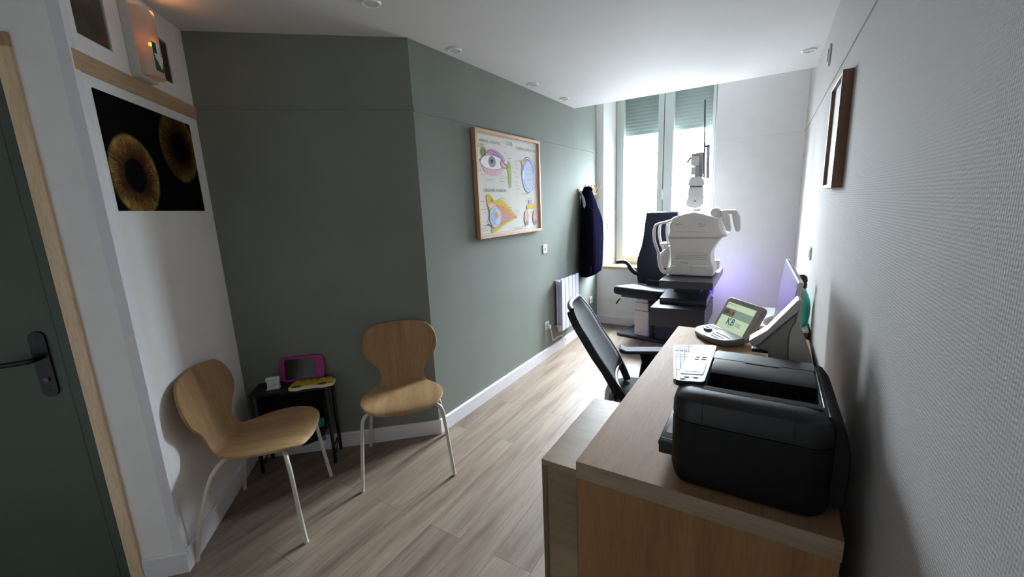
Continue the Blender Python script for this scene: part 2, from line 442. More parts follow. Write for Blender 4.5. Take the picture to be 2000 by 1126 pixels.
# skirting boards
def base(name, F, R, u0, u1, h=.098):
    b = MB(); b.prism([(0, 0), (-.015, 0), (-.015, h - .006), (-.010, h), (0, h)], u0, u1, 'yz')
    return struct(b.build(name, 'white_trim', loc=F, rot=(0, 0, R)))
base('baseboard_left', FE, RE, -.006, LE - .005)
base('baseboard_angled', FG, RG, 0.0, LG + .012)
base('baseboard_poster', FW, RW, 0.0, LW - .002)
base('baseboard_door', FD, RD, -.15, .014)
base('baseboard_right', FR, RR, -4.9, 1.1)
b = MB(); b.box(-1.79, 4.895, 0, .245, 4.9101, .098); struct(b.build('baseboard_far', 'white_trim', bevel=.004))
# slim picture rails
def rail(name, F, R, u0, u1, mat_, z=2.078):
    b = MB(); b.prism([(0, z - .008), (-.005, z - .007), (-.0065, z), (-.005, z + .007), (0, z + .008)], u0, u1, 'yz')
    return struct(b.build(name, mat_, loc=F, rot=(0, 0, R)))
rail('trim_2', FE, RE, 0, LE, 'green_paint'); rail('trim_3', FG, RG, 0.015, LG + .004, 'green_paint', 2.09)
rail('trim_4', FR, RR, -4.91, 1.1, 'right_wall_paint')
b = MB(); b.box(-.50, 4.904, 2.07, .245, 4.9101, 2.084); b.box(-1.79, 4.904, 2.055, -1.699, 4.9101, 2.07); struct(b.build('trim_5', 'white_paint', bevel=.002))
# pine beam on the white wall, corner bead, door casing
b = MB(); b.box(.002, -.005, 2.027, LW + .004, .0, 2.097); struct(b.build('trim_6', 'beam_pine', loc=FW, rot=(0, 0, RW), bevel=.003), 'pine beam above the dark iris print')
b = MB(); b.box(-.034, -.005, .098, .0045, .0, ZC); b.box(-.0001, -.0045, .098, .0045, .03, ZC); struct(b.build('trim_7', 'white_trim', loc=FD, rot=(0, 0, RD), bevel=.002))
b = MB(); b.box(-.2005, -.013, 0, -.155, .0, 2.131); b.box(-1.10, -.013, 2.085, -.155, .0, 2.131); b.box(-1.10, -.013, 0, -1.055, 0, 2.131)
struct(b.build('trim_8', 'trim_pine', loc=FD, rot=(0, 0, RD), bevel=.002), 'pine door casing')
# door
def door():
    j = MB(); j.box(-.245, .004, 0, -.2, .14, DT); j.box(DL, .004, 0, DL + .045, .14, DT); j.box(DL, .004, DT - .045, -.2, .14, DT)
    j.box(-.265, .03, 0, -.245, .14, DT - .045)
    d = struct(j.build('door_1', 'jamb_green', loc=FD, rot=(0, 0, RD), bevel=.003), 'dark green door at the left edge')
    l = MB(); l.box(DL + .047, .035, .008, -.267, .075, DT - .047); l.build('door_leaf', 'door_green', d, bevel=.003)
    pl = MB(); pl.at(T(-.326, 0, .985)); pl.prism(rrect(.052, .26, .025, 8), .035, .026)
    for z in (.105, -.105): pl.lathe([(.005, -.0262), (.005, -.0245), (.003, -.0238)], (0, 0, z), 12, 'y') if False else pl.prism(ell(0, z, .005, .005, 12), .026, .0245)
    h = pl.build('handle_plate', 'black_metal', d, bevel=.002)
    lv = MB(); lv.tube(smooth_path([(-.326, .03, 1.015), (-.326, -.012, 1.015), (-.34, -.024, 1.015), (-.38, -.027, 1.013), (-.46, -.026, 1.007)], 5), .0095, 12)
    lv.build('door_lever', 'black_metal', d)
    kc = MB(); kc.prism(ell(-.326, .925, .009, .009, 16), .026, .020); kc.build('key_cylinder', 'knob_grey', d)
door()

# ceiling spotlights
def spot(x, y, label):
    t = thing('ceiling_spotlight', label, 'spotlight', (x, y, ZC), 0, 'recessed ceiling spotlights')
    b = MB(); b.lathe([(.046, 0), (.046, -.004), (.043, -.008), (.034, -.008), (.033, -.002)], n=32); b.build('trim_ring', 'spotlight_white', t)
    b = MB(); b.lathe([(.0325, -.0005), (.0325, -.004), (.02, -.006)], n=28); b.build('lens', 'spot_lens', t)
spot(-1.662, 1.535, 'round ceiling spotlight cut by the top edge of the photo, nearest of all')
spot(-1.735, 2.243, 'round ceiling spotlight just beyond the corner of the two green walls')
spot(-1.71, 3.218, 'round ceiling spotlight above the framed eye chart, middle of the green wall row')
spot(-1.70, 3.825, 'round ceiling spotlight nearest the window end of the green wall')
spot(.165, 3.757, 'round ceiling spotlight beside the right hand wall')

# ---------------------------------------------------------------- white wall: lamp, glass blocks, print
def wall_things():
    for u0, u1, lab in ((.06, .245, 'square glass block left of the emergency lamp'), (.505, .69, 'square glass block half hidden behind the emergency lamp')):
        t = thing('glass_block', lab, 'glass block', FW, RW, 'glass blocks above the pine beam')
        b = MB(); b.box(u0 + .006, .003, 2.166, u1 - .006, .098, 2.344); b.build('glass', 'glass_block', t, bevel=.006)
        b = MB()
        for q in ((u0 + .001, 2.161, u1 - .001, 2.166), (u0 + .001, 2.344, u1 - .001, 2.349), (u0 + .001, 2.166, u0 + .006, 2.344), (u1 - .006, 2.166, u1 - .001, 2.344)):
            b.box(q[0], .005, q[1], q[2], .098, q[3])
        b.build('mortar_joint', 'vent_grey', t)
    t = tag(MB().box(.07, -.004, 1.546, .758, 0, 1.985).build('iris_print', 'iris_print', loc=FW, rot=(0, 0, RW)), 'unframed black photo print of two amber irises on the white wall', 'poster')
    # emergency exit lamp
    t = thing('exit_lamp', 'emergency exit lamp glowing amber with green arrow sign, above the pine beam', 'emergency light', FW, RW)
    b = MB(); b.at(T(.405, 0, 2.245)); b.prism(rrect(.135, .29, .008), 0, -.035)
    b.build('back_box', 'white_plastic', t, bevel=.003)
    def prof(k):  # bowed cover section in local (x, y)
        return [(.405 + .062 * math.cos(a) * k, -.035 - (.048 * max(0, math.sin(a)) ** .6) * k) for a in [PI * i / 18 for i in range(19)]]
    b = MB(); b.loft([[(x, y, z) for x, y in prof(1)] for z in (2.112, 2.378)], True, False)
    b.build('cover', 'lamp_cover', t, ang=50)
    b = MB(); b.lathe([(0, -.007), (.006, -.005), (.008, 0), (.006, .005), (0, .007)], (.392, -.066, 2.243), 14); b.build('bulb', 'bulb_amber', t)
    pic = MB()
    def wrap(x, z, k=1.012):
        a = math.acos(max(-1, min(1, (x - .405) / .062))); return (.405 + .062 * math.cos(a) * k, -.035 - .048 * max(0, math.sin(a)) ** .6 * k, z)
    pic.grid(lambda i, j: wrap(.372 + .055 * i, 2.135 + .115 * j), 10, 2); pic.build('sign_sheet', 'green_arrow', t)
    ar = MB()
    def wp(pts): ar.f([ar.v(wrap(x, z, 1.03)) for x, z in pts])
    for i in range(6):
        x0 = .392 + .028 * i / 6; x1 = .392 + .028 * (i + 1) / 6
        wp([(x0, 2.19), (x1, 2.19), (x1, 2.25), (x0, 2.25)])
    for i in range(8):
        x0 = .376 + .060 * i / 8; x1 = .376 + .060 * (i + 1) / 8; lo = lambda x: 2.145 + abs(x - .406) * 1.5; up = lambda x: min(2.205, 2.19 + abs(x - .406) * .9)
        wp([(x0, lo(x0)), (x1, lo(x1)), (x1, up(x1)), (x0, up(x0))])
    ar.build('arrow', 'paper', t)
    b = MB(); b.tube([(.40, -.004, 2.39), (.40, -.004, ZC)], .004, 8); b.build('cable', 'white_paint', t)
    li = bpy.data.lights.new('lamp_glow', 'SPOT'); li.energy = LAMP_W; li.color = (1, .42, .12); li.shadow_soft_size = .015; li.spot_size = 1.9; li.spot_blend = .9
    o = bpy.data.objects.new('lamp_glow', li); COL.objects.link(o); o.parent = t; o.location = (.405, -.058, 2.372); o.rotation_euler = Vector((.35, -.55, .75)).to_track_quat('-Z', 'Y').to_euler()
LAMP_W = 1.2
wall_things()

# ---------------------------------------------------------------- framed chart on the green wall
def chart():
    t = thing('framed_chart', 'oak framed teaching chart of the eye on the sage green wall', 'framed poster', FE, RE)
    u0, u1, z0, z1 = .541, 1.492, 1.272, 2.05; w = .022
    fr = MB()
    for q in ((u0, z0, u0 + w, z1), (u1 - w, z0, u1, z1)): fr.box(q[0], -.04, q[1], q[2], -.004, q[3])
    fr.m(1)
    for q in ((u0 + w, z0, u1 - w, z0 + w), (u0 + w, z1 - w, u1 - w, z1)): fr.box(q[0], -.04, q[1], q[2], -.004, q[3])
    fr.build('frame', ['frame_oak', 'frame_oak_flat'], t, bevel=.002)
    a0, a1, c0, c1 = u0 + w, u1 - w, z0 + w, z1 - w
    pm = ['poster_paper', 'print_dark', 'ink_pk', 'ink_pkl', 'ink_rd', 'ink_ol', 'ink_gr', 'ink_bl', 'ink_bll', 'ink_pu', 'ink_ye', 'ink_orr', 'ink_gy', 'ink_dk', 'ink_lil', 'paper', 'print_grey']
    ix = {n.replace('ink_', ''): i for i, n in enumerate(pm)}
    pr = MB(); pr.box(a0, -.018, c0, a1, -.004, c1)
    X = lambda s: a0 + s * (a1 - a0)
    Z = lambda q: c1 - q * (c1 - c0)
    lay = [0]
    def sh(pts, c, y=None):
        lay[0] += 1; pr.m(ix[c]).flat([(X(s), Z(q)) for s, q in pts], -.0185 - .00003 * lay[0])
    def el(s, q, rs, rq, c, n=28, a=0, a1=2*PI): sh(ell(s, q, rs, rq, n, a, a1), c)
    def band(pts, wd, c):
        lay[0] += 1; pr.m(ix[c]); y = -.0185 - .00003 * lay[0]
        Q = [Vector((X(s), Z(q))) for s, q in pts]
        L, R = [], []
        for i, p in enumerate(Q):
            d = (Q[min(i+1, len(Q)-1)] - Q[max(i-1, 0)]).normalized(); n_ = Vector((-d.y, d.x)) * wd / 2
            L.append(p + n_); R.append(p - n_)
        lv = [pr.v((p.x, y, p.y)) for p in L]; rv = [pr.v((p.x, y, p.y)) for p in R]
        for i in range(len(Q) - 1): pr.f([lv[i], lv[i+1], rv[i+1], rv[i]])
    def tx(s_, s, q, size, c='dk', sx=1):
        lay[0] += 1; pr.m(ix[c]).text(s_, size, T(X(s), -.0185 - .00003 * lay[0], Z(q)) @ RX(PI/2), sx=sx)
    e = .0025
    for q in ([(.012, .01), (.988, .01)], [(.988, .01), (.988, .985)], [(.988, .985), (.012, .985)], [(.012, .985), (.012, .01)]): band(q, e, 'gy')
    tx('APPAREIL LACRYMAL', .205, .075, .029, 'print_dark'); tx("L'OEIL", .505, .058, .042, 'print_dark', .8); tx("COUPE DU GLOBE DE L'OEIL", .79, .09, .030, 'print_dark', .86); tx('ORGANES ANNEXES', .25, .552, .034, 'print_dark')
    tx('GLANDE', .075, .112, .018, 'print_dark'); tx('LACRYMALE', .085, .135, .018, 'print_dark')
    # eye with lids
    ar = lambda s, q, rs, rq, a0_, a1_, n=14: [(s + rs*math.cos(a0_+(a1_-a0_)*i/n), q - rq*math.sin(a0_+(a1_-a0_)*i/n)) for i in range(n+1)]
    sh(ar(.235, .275, .185, .135, .25, PI) + ar(.235, .275, .19, .085, PI, .3)[1:-1], 'pk')
    sh(ar(.30, .25, .12, .085, 0, PI * .9) + ar(.29, .26, .1, .03, PI * .9, .1)[1:-1], 'lil')
    sh(ar(.235, .285, .15, .055, PI, 2*PI) + ar(.235, .31, .155, .10, 2*PI, PI), 'pkl')
    el(.10, .185, .042, .045, 'ol'); sh([(.13, .14), (.145, .17), (.12, .22), (.1, .2)], 'ol')
    sh(ar(.225, .275, .17, .075, 0, PI) + ar(.225, .275, .17, .07, PI, 2*PI)[1:-1], 'paper')
    band(ar(.225, .275, .17, .075, 0, PI), .004, 'rd'); band(ar(.225, .275, .17, .07, PI, 2*PI), .004, 'rd')
    band([(.055, .27), (.12, .20), (.2, .155), (.3, .17), (.38, .25)], .003, 'dk')
    for i in range(13):
        a = PI * (.08 + .84 * i / 12); band([(.225 + .165*math.cos(a), .285 + .07*math.sin(a)), (.225 + .19*math.cos(a), .30 + .10*math.sin(a))], .002, 'rd')
    for i in range(8): band([(.16 + .02*i, .17 + .01*(i % 2)), (.17 + .02*i, .195), (.16 + .022*i, .21)], .002, 'pu')
    el(.222, .265, .052, .055, 'print_grey'); el(.222, .265, .047, .05, 'gy'); el(.218, .26, .018, .022, 'dk')
    el(.365, .275, .025, .035, 'rd'); sh([(.36, .24), (.44, .275), (.42, .30), (.36, .30)], 'pkl')
    band([(.36, .235), (.40, .27), (.46, .30)], .007, 'dk'); band([(.37, .315), (.42, .315), (.46, .31)], .007, 'ol')
    sh([(.445, .315), (.465, .27), (.48, .235), (.50, .25), (.51, .30), (.512, .42), (.505, .50), (.49, .53), (.472, .52), (.462, .44), (.458, .36)], 'gr')
    # label strokes beside the drawing
    for s, q, w_ in [(.43, .16, .05), (.49, .21, .07), (.60, .23, .05), (.60, .27, .04), (.61, .31, .03), (.57, .35, .07), (.60, .40, .04), (.60, .45, .05), (.60, .49, .06), (.62, .53, .06), (.05, .36, .03), (.07, .40, .05), (.18, .445, .09), (.36, .40, .09), (.36, .425, .1), (.36, .455, .08), (.66, .22, .05), (.80, .17, .06), (.90, .21, .03), (.93, .37, .03), (.80, .37, .1), (.75, .585, .16), (.82, .635, .1), (.80, .665, .14)]:
        band([(s - w_/2, q), (s + w_/2, q)], .003, 'gy')
    # globe section
    band(ar(.835, .37, .135, .20, -.9, .95), .008, 'pkl'); band(ar(.85, .37, .125, .19, -.8, .75), .004, 'rd')
    el(.81, .37, .118, .205, 'lil', 40); el(.812, .37, .108, .19, 'paper', 40); el(.81, .372, .10, .178, 'bl', 40); el(.82, .375, .082, .155, 'bll', 36)
    band(ell(.81, .37, .112, .198, 40, 0, 2*PI - .01), .004, 'pu'); band(ar(.81, .372, .10, .178, .1, PI), .008, 'pu'); el(.725, .37, .014, .06, 'paper')
    for q in (.30, .36, .42): band([(.78, q), (.86, q + .004)], .002, 'pu')
    el(.72, .235, .03, .03, 'ye')
    # cone of the orbit
    sh([(.11, .60), (.16, .585), (.21, .64), (.24, .67), (.30, .64), (.36, .655), (.42, .70), (.50, .765), (.575, .825), (.585, .85), (.50, .875), (.40, .90), (.33, .93), (.26, .965), (.18, .985), (.165, .945), (.22, .93), (.18, .80), (.12, .70)], 'ye')
    sh([(.24, .69), (.33, .70), (.42, .745), (.50, .795), (.57, .835), (.50, .86), (.40, .885), (.30, .915), (.22, .93), (.26, .82)], 'orr')
    sh([(.33, .82), (.57, .835), (.57, .848), (.33, .85)], 'lil'); band([(.34, .835), (.57, .842)], .004, 'rd')
    for i in range(9): band([(.28 + .025*i, .715 + .013*i), (.30 + .025*i, .75 + .01*i)], .002, 'rd')
    for i in range(7): band([(.26 + .03*i, .915 - .008*i), (.28 + .03*i, .895 - .008*i)], .002, 'rd')
    sh([(.13, .70), (.17, .68), (.24, .695), (.23, .72), (.16, .73)], 'pkl'); sh([(.165, .66), (.185, .62), (.205, .67)], 'ol')
    el(.232, .822, .088, .105, 'paper', 36); el(.235, .822, .080, .097, 'bl', 36); sh(ar(.235, .822, .072, .088, -PI/2, PI/2), 'bll'); el(.245, .805, .026, .036, 'orr')
    band(ell(.232, .822, .088, .105, 36, 0, 2*PI - .01), .003, 'pu')
    band([(.13, .72), (.145, .80), (.11, .86), (.12, .89), (.15, .91), (.19, .945)], .005, 'dk'); band([(.10, .895), (.14, .90), (.17, .93)], .008, 'dk')
    for s, q, w_ in [(.05, .66, .05), (.06, .74, .07), (.07, .77, .03), (.06, .86, .03), (.06, .90, .06), (.06, .925, .07), (.08, .95, .06), (.34, .635, .1), (.40, .67, .02), (.46, .73, .06), (.58, .77, .07), (.60, .79, .04)]:
        band([(s - w_/2, q), (s + w_/2, q)], .0032, 'gy')
    # optic pathways
    sh([(.76, .715), (.93, .70), (.94, .755), (.77, .765)], 'ye'); band([(.80, .655), (.86, .70)], .012, 'lil'); band([(.86, .655), (.80, .70)], .012, 'lil')
    for s in (.755, .92):
        el(s, .865, .042, .085, 'pkl'); el(s, .85, .028, .062, 'orr'); band([(s - .005, .79), (s, .90)], .006, 'paper'); el(s, .92, .03, .03, 'gy'); el(s + .005, .925, .014, .018, 'rd')
        band(ell(s, .865, .042, .085, 28, 0, 6.27), .003, 'pu')
    band([(.82, .80), (.86, .80)], .003, 'gy'); band([(.50, .962), (.74, .955)], .0035, 'gy'); band([(.53, .975), (.70, .971)], .003, 'gy')
    pr.build('printed_sheet', pm, t, recalc=True)
chart()

# ---------------------------------------------------------------- sockets and switches
def socket(F, R, u, z, label, w=.08, kind='socket', plug=False):
    t = thing('wall_' + kind, label, kind, F, R, 'white wall sockets' if kind == 'socket' else None)
    b = MB(); b.at(T(u, 0, z)); b.prism(rrect(w, .08, .008), -.0, -.010); b.build('cover_plate', 'white_plastic', t, bevel=.002)
    b = MB(); b.at(T(u, 0, z))
    if kind == 'socket':
        b.prism(ell(0, 0, .021, .021, 24), -.0095, -.0112); b.build('socket_face', 'device_grey', t)
        b = MB(); b.at(T(u, 0, z))
        for x in (-.0095, .0095): b.prism(ell(x, 0, .003, .003, 10), -.0108, -.0118)
        b.build('pin_holes', 'printer_hollow', t)
    else:
        b.prism(rrect(.045, .045, .004), -.0095, -.0145); b.build('rocker', 'white_plastic', t, bevel=.0015)
    return t
socket(FE, RE, 1.60, 1.088, 'white wall socket right of the framed chart, mid height on the green wall')
socket(FE, RE, 1.60, .332, 'white wall socket low beside the radiator with its flex plugged in')
socket(FE, RE, 2.765, .34, 'white wall socket between the radiator and the far corner')
RV = math.atan2(5.2 - 4.91, WX0 + 1.697)
socket((-1.697, 4.91, 0), RV, .115, 1.21, 'white light switch on the left window reveal', kind='switch')
socket(FR, RR, -3.19, 1.13, 'white light switch on the right wall above the monitor', kind='switch')
t = thing('wall_detector', 'small oval white detector high on the right wall', 'detector', FR, RR)
b = MB(); b.at(T(-3.17, 0, 2.27)); b.prism(ell(0, 0, .035, .06, 28), 0, -.012); b.build('body', 'white_plastic', t, bevel=.003)
b = MB(); b.at(T(-3.17, 0, 2.27)); b.prism(ell(0, 0, .018, .035, 24), -.0119, -.016); b.build('centre_cap', 'device_grey', t)

# radiator
def radiator():
    t = thing('radiator', 'white slim electric radiator with upright fins on the green wall', 'radiator', FE, RE)
    u0, u1, z0, z1 = 1.772, 2.20, .235, .765
    n = 5; w = (u1 - u0) / n
    for i in range(n):
        b = MB(); a = u0 + i * w
        b.prism(rrect(w - .003, z1 - z0, .012, 4), -.092, -.080, 'xz') if False else None
        b.at(T(a + w/2, 0, (z0 + z1)/2)); b.prism(rrect(w - .010, z1 - z0, .012, 4), -.076, -.092)
        b.prism(rrect(w * .35, z1 - z0 - .05, .01, 4), -.04, -.077); b.prism(rrect(w - .006, z1 - z0 - .03, .014, 4), -.028, -.040)
        b.build('fin', 'radiator_white', t, bevel=.002)
    for z in (z0 + .035, z1 - .04):
        b = MB(); b.tube([(u0 - .002, -.056, z), (u1 - .004, -.056, z)], .017, 14); b.build('header_tube', 'radiator_white', t)
    for q in ((u0 + .02, z1 - .03), (u1 - .05, z1 - .03), (u0 + .02, z0 + .03)):
        b = MB(); b.box(q[0], -.05, q[1], q[0] + .03, -.0005, q[1] + .015); b.build('wall_bracket', 'radiator_white', t)
    b = MB(); b.box(u0 - .006, -.075, z0 - .012, u0 + .07, -.038, z0 + .055); b.build('thermostat_box', 'device_white', t, bevel=.006)
    p = MB(); p.at(T(1.602, 0, .320)); p.prism(rrect(.034, .036, .01), -.0122, -.042)
    p.build('plug', 'white_plastic', t, bevel=.003)
    c = MB(); c.tube(smooth_path([(1.604, -.04, .312), (1.62, -.045, .25), (1.65, -.04, .175), (1.70, -.035, .16), (1.76, -.04, .17), (1.85, -.06, .175), (1.89, -.06, .245)], 6), .0045, 8)
    c.build('flex', 'cable_white', t)
    c = MB(); c.tube(smooth_path([(1.84, -.05, .17), (1.83, -.065, .11), (1.86, -.075, .085), (1.90, -.07, .11), (1.87, -.06, .13)], 6), .003, 8); c.build('flex_loop', 'cable_white', t)
radiator()

# coat rack and coat
def rack():
    t = thing('coat_rack', 'short rail with brass double hooks at the end of the green wall', 'coat rack', FE, RE)
    b = MB(); b.box(2.40, -.014, 1.585, 2.93, 0, 1.655); b.build('back_board', 'frame_walnut', t, bevel=.003)
    for u in (2.45, 2.54, 2.63, 2.72, 2.81, 2.90):
        b = MB(); b.tube(smooth_path([(u, -.013, 1.62), (u, -.035, 1.625), (u, -.06, 1.65), (u, -.075, 1.685)], 5), .0045, 8)
        b.tube(smooth_path([(u, -.013, 1.605), (u, -.035, 1.58), (u, -.055, 1.575), (u, -.065, 1.60)], 5), .0045, 8)
        b.lathe([(0, -.008), (.008, -.004), (.008, .004), (0, .008)], (u, -.076, 1.69), 10)
        b.build('hook', 'hook_brass', t)
rack()
def coat():
    t = thing('coat', 'dark navy coat hanging from the hook rail above the radiator', 'coat', FE, RE)
    rings = []
    #        z     u-centre  half-width  depth0 depth1
    prof = [(1.665, 2.475, .030, -.058, -.105), (1.655, 2.478, .055, -.045, -.12), (1.60, 2.485, .075, -.02, -.135), (1.50, 2.50, .115, -.018, -.16), (1.38, 2.52, .165, -.018, -.175), (1.20, 2.54, .205, -.018, -.185), (1.0, 2.545, .225, -.018, -.19), (.85, 2.54, .235, -.018, -.185), (.72, 2.53, .235, -.018, -.175), (.70, 2.53, .225, -.022, -.17)]
    for k, (z, uc, hw, d0, d1) in enumerate(prof):
        r = []
        for i in range(56):
            a = 2 * PI * i / 56; c, s_ = math.cos(a), math.sin(a)
            fold = 1 + (.05 * math.sin(a * 7 + z * 1.5) + .035 * math.sin(a * 13 + 1.3)) * min(1, k / 4) * (1 if s_ < .2 else .2)
            x = uc + hw * math.copysign(abs(c) ** .8, c) * fold
            y = (d0 + d1) / 2 - (d0 - d1) / 2 * math.copysign(abs(s_) ** .7, -s_) * (fold if s_ < 0 else 1)
            r.append((x, min(y, -.015), z + (.015 * math.cos(a) if k > 7 else 0)))
        rings.append(r)
    b = MB(); b.loft(rings[::-1]); b.build('coat_body', 'coat_navy', t, ang=80, sub=1)
    for (pts, rr, nm) in (([(2.62, -.10, 1.44), (2.70, -.115, 1.30), (2.755, -.11, 1.10), (2.775, -.10, .92), (2.765, -.10, .84)], [.05, .062, .06, .052, .045], 'sleeve'), ([(2.42, -.13, 1.44), (2.38, -.15, 1.28), (2.36, -.16, 1.08), (2.365, -.155, .9), (2.37, -.15, .84)], [.045, .056, .055, .048, .042], 'sleeve')):
        pth = smooth_path(pts, 4); rad = [rr[min(int(i / 4), 3)] + (rr[min(int(i / 4) + 1, 4)] - rr[min(int(i / 4), 3)]) * (i % 4) / 4 for i in range(len(pth))]
        s_ = MB(); s_.tube(pth, rad, 14); s_.build(nm, 'coat_navy', t, ang=80, sub=1)
    c = MB(); c.tube(smooth_path([(2.40, -.05, 1.60), (2.39, -.085, 1.50), (2.40, -.09, 1.40)], 5), [.006 + .012 * math.sin(PI * i / 10) for i in range(11)], 8); c.build('lining', 'coat_lining', t, ang=80)
    c = MB(); c.tube(smooth_path([(2.44, -.06, 1.655), (2.45, -.115, 1.66), (2.50, -.12, 1.64), (2.54, -.07, 1.60)], 5), .016, 10); c.build('collar', 'coat_navy', t, ang=80)
coat()

# framed picture on the right wall
def right_picture():
    t = thing('picture_frame', 'deep walnut framed picture on the textured right wall', 'picture frame', FR, RR)
    u0, u1, z0, z1, d, w = -2.50, -2.15, 1.518, 1.962, .036, .016
    b = MB(); b.box(u0, -d, z0, u0 + w, 0, z1); b.box(u1 - w, -d, z0, u1, 0, z1); b.box(u0 + w, -d, z0, u1 - w, 0, z0 + w); b.box(u0 + w, -d, z1 - w, u1 - w, 0, z1)
    b.build('frame', 'frame_walnut', t, bevel=.0015)
    b = MB(); b.box(u0 + w, -.022, z0 + w, u1 - w, -.004, z1 - w); b.build('white_sheet', 'paper', t)
right_picture()

# ---------------------------------------------------------------- plywood shell chairs
def shell_chair(label, loc, rz):
    t = thing('shell_chair', label, 'chair', loc, rz, 'oak shell chairs')
    # side profile (y forward, z) with half widths
    K = [(.238, .425, 0), (.235, .432, .115), (.218, .442, .170), (.175, .449, .205), (.11, .449, .226), (.03, .445, .226), (-.045, .440, .208), (-.095, .438, .180), (-.135, .443, .155), (-.162, .460, .138), (-.179, .490, .130), (-.188, .525, .135), (-.196, .565, .160), (-.207, .61, .200), (-.219, .66, .222), (-.230, .71, .224), (-.240, .755, .210), (-.247, .79, .182), (-.252, .812, .135), (-.254, .823, 0)]
    pth = smooth_path([(k[2], k[0], k[1]) for k in K], 4); n = len(pth)
    def fn(i, j):
        k = min(int(round(i * (n - 1))), n - 1); w, y, z = pth[k]; w = max(w, 0.004)
        s_ = j * 2 - 1; back = max(0, min(1, (z - .50) / .15)) if y < -.13 else 0
        dish = s_ * s_ * w * w
        return (w * s_, y + back * dish * .55, z + (1 - back) * dish * .28 * (1 if y > -.13 else .3))
    b = MB(); b.grid(fn, n - 1, 18); o = b.build('shell', 'oak_shell', t, ang=80, solid=.011)
    k = o.modifiers.new('bev', 'BEVEL'); k.width = .002; k.segments = 2; k.limit_method = 'ANGLE'; k.angle_limit = math.radians(60)
    for sx in (-1, 1):
        for fy, nm in ((1, 'front'), (-1, 'rear')):
            if fy > 0: pts = [(sx*.252, .215, 0), (sx*.238, .20, .15), (sx*.222, .185, .33), (sx*.212, .175, .395), (sx*.185, .16, .424), (sx*.13, .13, .430)]
            else: pts = [(sx*.248, -.245, 0), (sx*.230, -.218, .15), (sx*.204, -.168, .33), (sx*.18, -.135, .395), (sx*.15, -.10, .422), (sx*.10, -.07, .426)]
            b = MB(); b.tube(smooth_path(pts, 5), .0095, 12); b.lathe([(.0105, 0), (.0105, .012), (.0097, .012)], (pts[0][0], pts[0][1], 0), 12)
            b.build('leg', 'leg_beige', t, ang=60)
    b = MB(); b.tube([(.13, .13, .430), (-.13, .13, .430)], .0085, 10); b.tube([(.10, -.07, .426), (-.10, -.07, .426)], .0085, 10); b.tube([(.09, .13, .430), (.09, -.07, .426)], .0085, 10); b.tube([(-.09, .13, .430), (-.09, -.07, .426)], .0085, 10)
    b.build('seat_frame', 'leg_beige', t, ang=60)
    return t
# left chair: back to the white wall; right chair: back to the angled green wall
f2 = Vector((.74, .673, 0)); c2 = Vector((-1.915, 1.083, 0)) - f2 * .215
ch = shell_chair('oak shell chair with beige legs, its back to the white wall', (c2.x, c2.y, 0), math.atan2(f2.y, f2.x) - PI/2)
f1 = Vector((.705, -.709, 0)); c1 = Vector((-1.623, 1.44, 0)) - f1 * .215
dup(ch, (c1.x, c1.y, 0), math.atan2(f1.y, f1.x) - PI/2, 'oak shell chair with beige legs, its back to the dark green wall')

# ---------------------------------------------------------------- black side table and what lies on it
TW, TD, TH = .43, .178, .50
tc = Vector((-2.483, 1.093, 0)) + Vector((.739, .673, 0)) * (TW/2 - .01) + Vector((-.673, .739, 0)) * (TD/2 - .012)
TL, TR = (tc.x, tc.y, 0), RG
def side_table():
    t = thing('side_table', 'black metal side table with fabric sling in the corner between the chairs', 'side table', TL, TR)
    b = MB(); b.box(-TW/2, -TD/2, TH - .016, TW/2, TD/2, TH); b.build('table_top', 'black_metal', t, bevel=.003)
    for sx in (-1, 1):
        for sy in (-1, 1):
            x = sx * (TW/2 - .011); y = sy * (TD/2 - .011)
            b = MB(); b.tube([(x, y, 0), (x, y, TH - .016)], .0105, 12); b.build('leg', 'black_metal', t)
        b = MB(); b.tube([(sx*(TW/2-.011), -TD/2 + .011, .10), (sx*(TW/2-.011), TD/2 - .011, .10)], .006, 10)
        b.tube([(sx*(TW/2-.011), -TD/2 + .011, .03), (sx*(TW/2-.011), TD/2 - .011, .10)], .004, 8); b.build('side_rail', 'black_metal', t)
    # hanging fabric pocket: two sides, back and curved bottom
    w = TW/2 - .035
    sec = [(-w, TH - .02), (-w + .004, .30), (-w + .02, .19)] + [(-w + .02 + (2*w - .04) * i / 12, .19 - .055 * math.sin(PI * i / 12) ** .7) for i in range(1, 12)] + [(w - .02, .19), (w - .004, .30), (w, TH - .02)]
    b = MB(); b.grid(lambda i, j: (sec[round(i * (len(sec)-1))][0], -TD/2 + .016 + j * (TD - .036), sec[round(i * (len(sec)-1))][1]), len(sec) - 1, 4); b.build('fabric_sling', 'black_fabric', t, solid=.003, ang=60)
    b = MB(); b.prism(sec, TD/2 - .022, TD/2 - .018); b.build('sling_back', 'black_fabric', t)
    b = MB(); fr = [(x, z) for x, z in sec if z < .25]; b.prism([(-w + .012, .24)] + fr + [(w - .012, .24)], -TD/2 + .014, -TD/2 + .017); b.build('sling_front', 'black_fabric', t)
side_table()
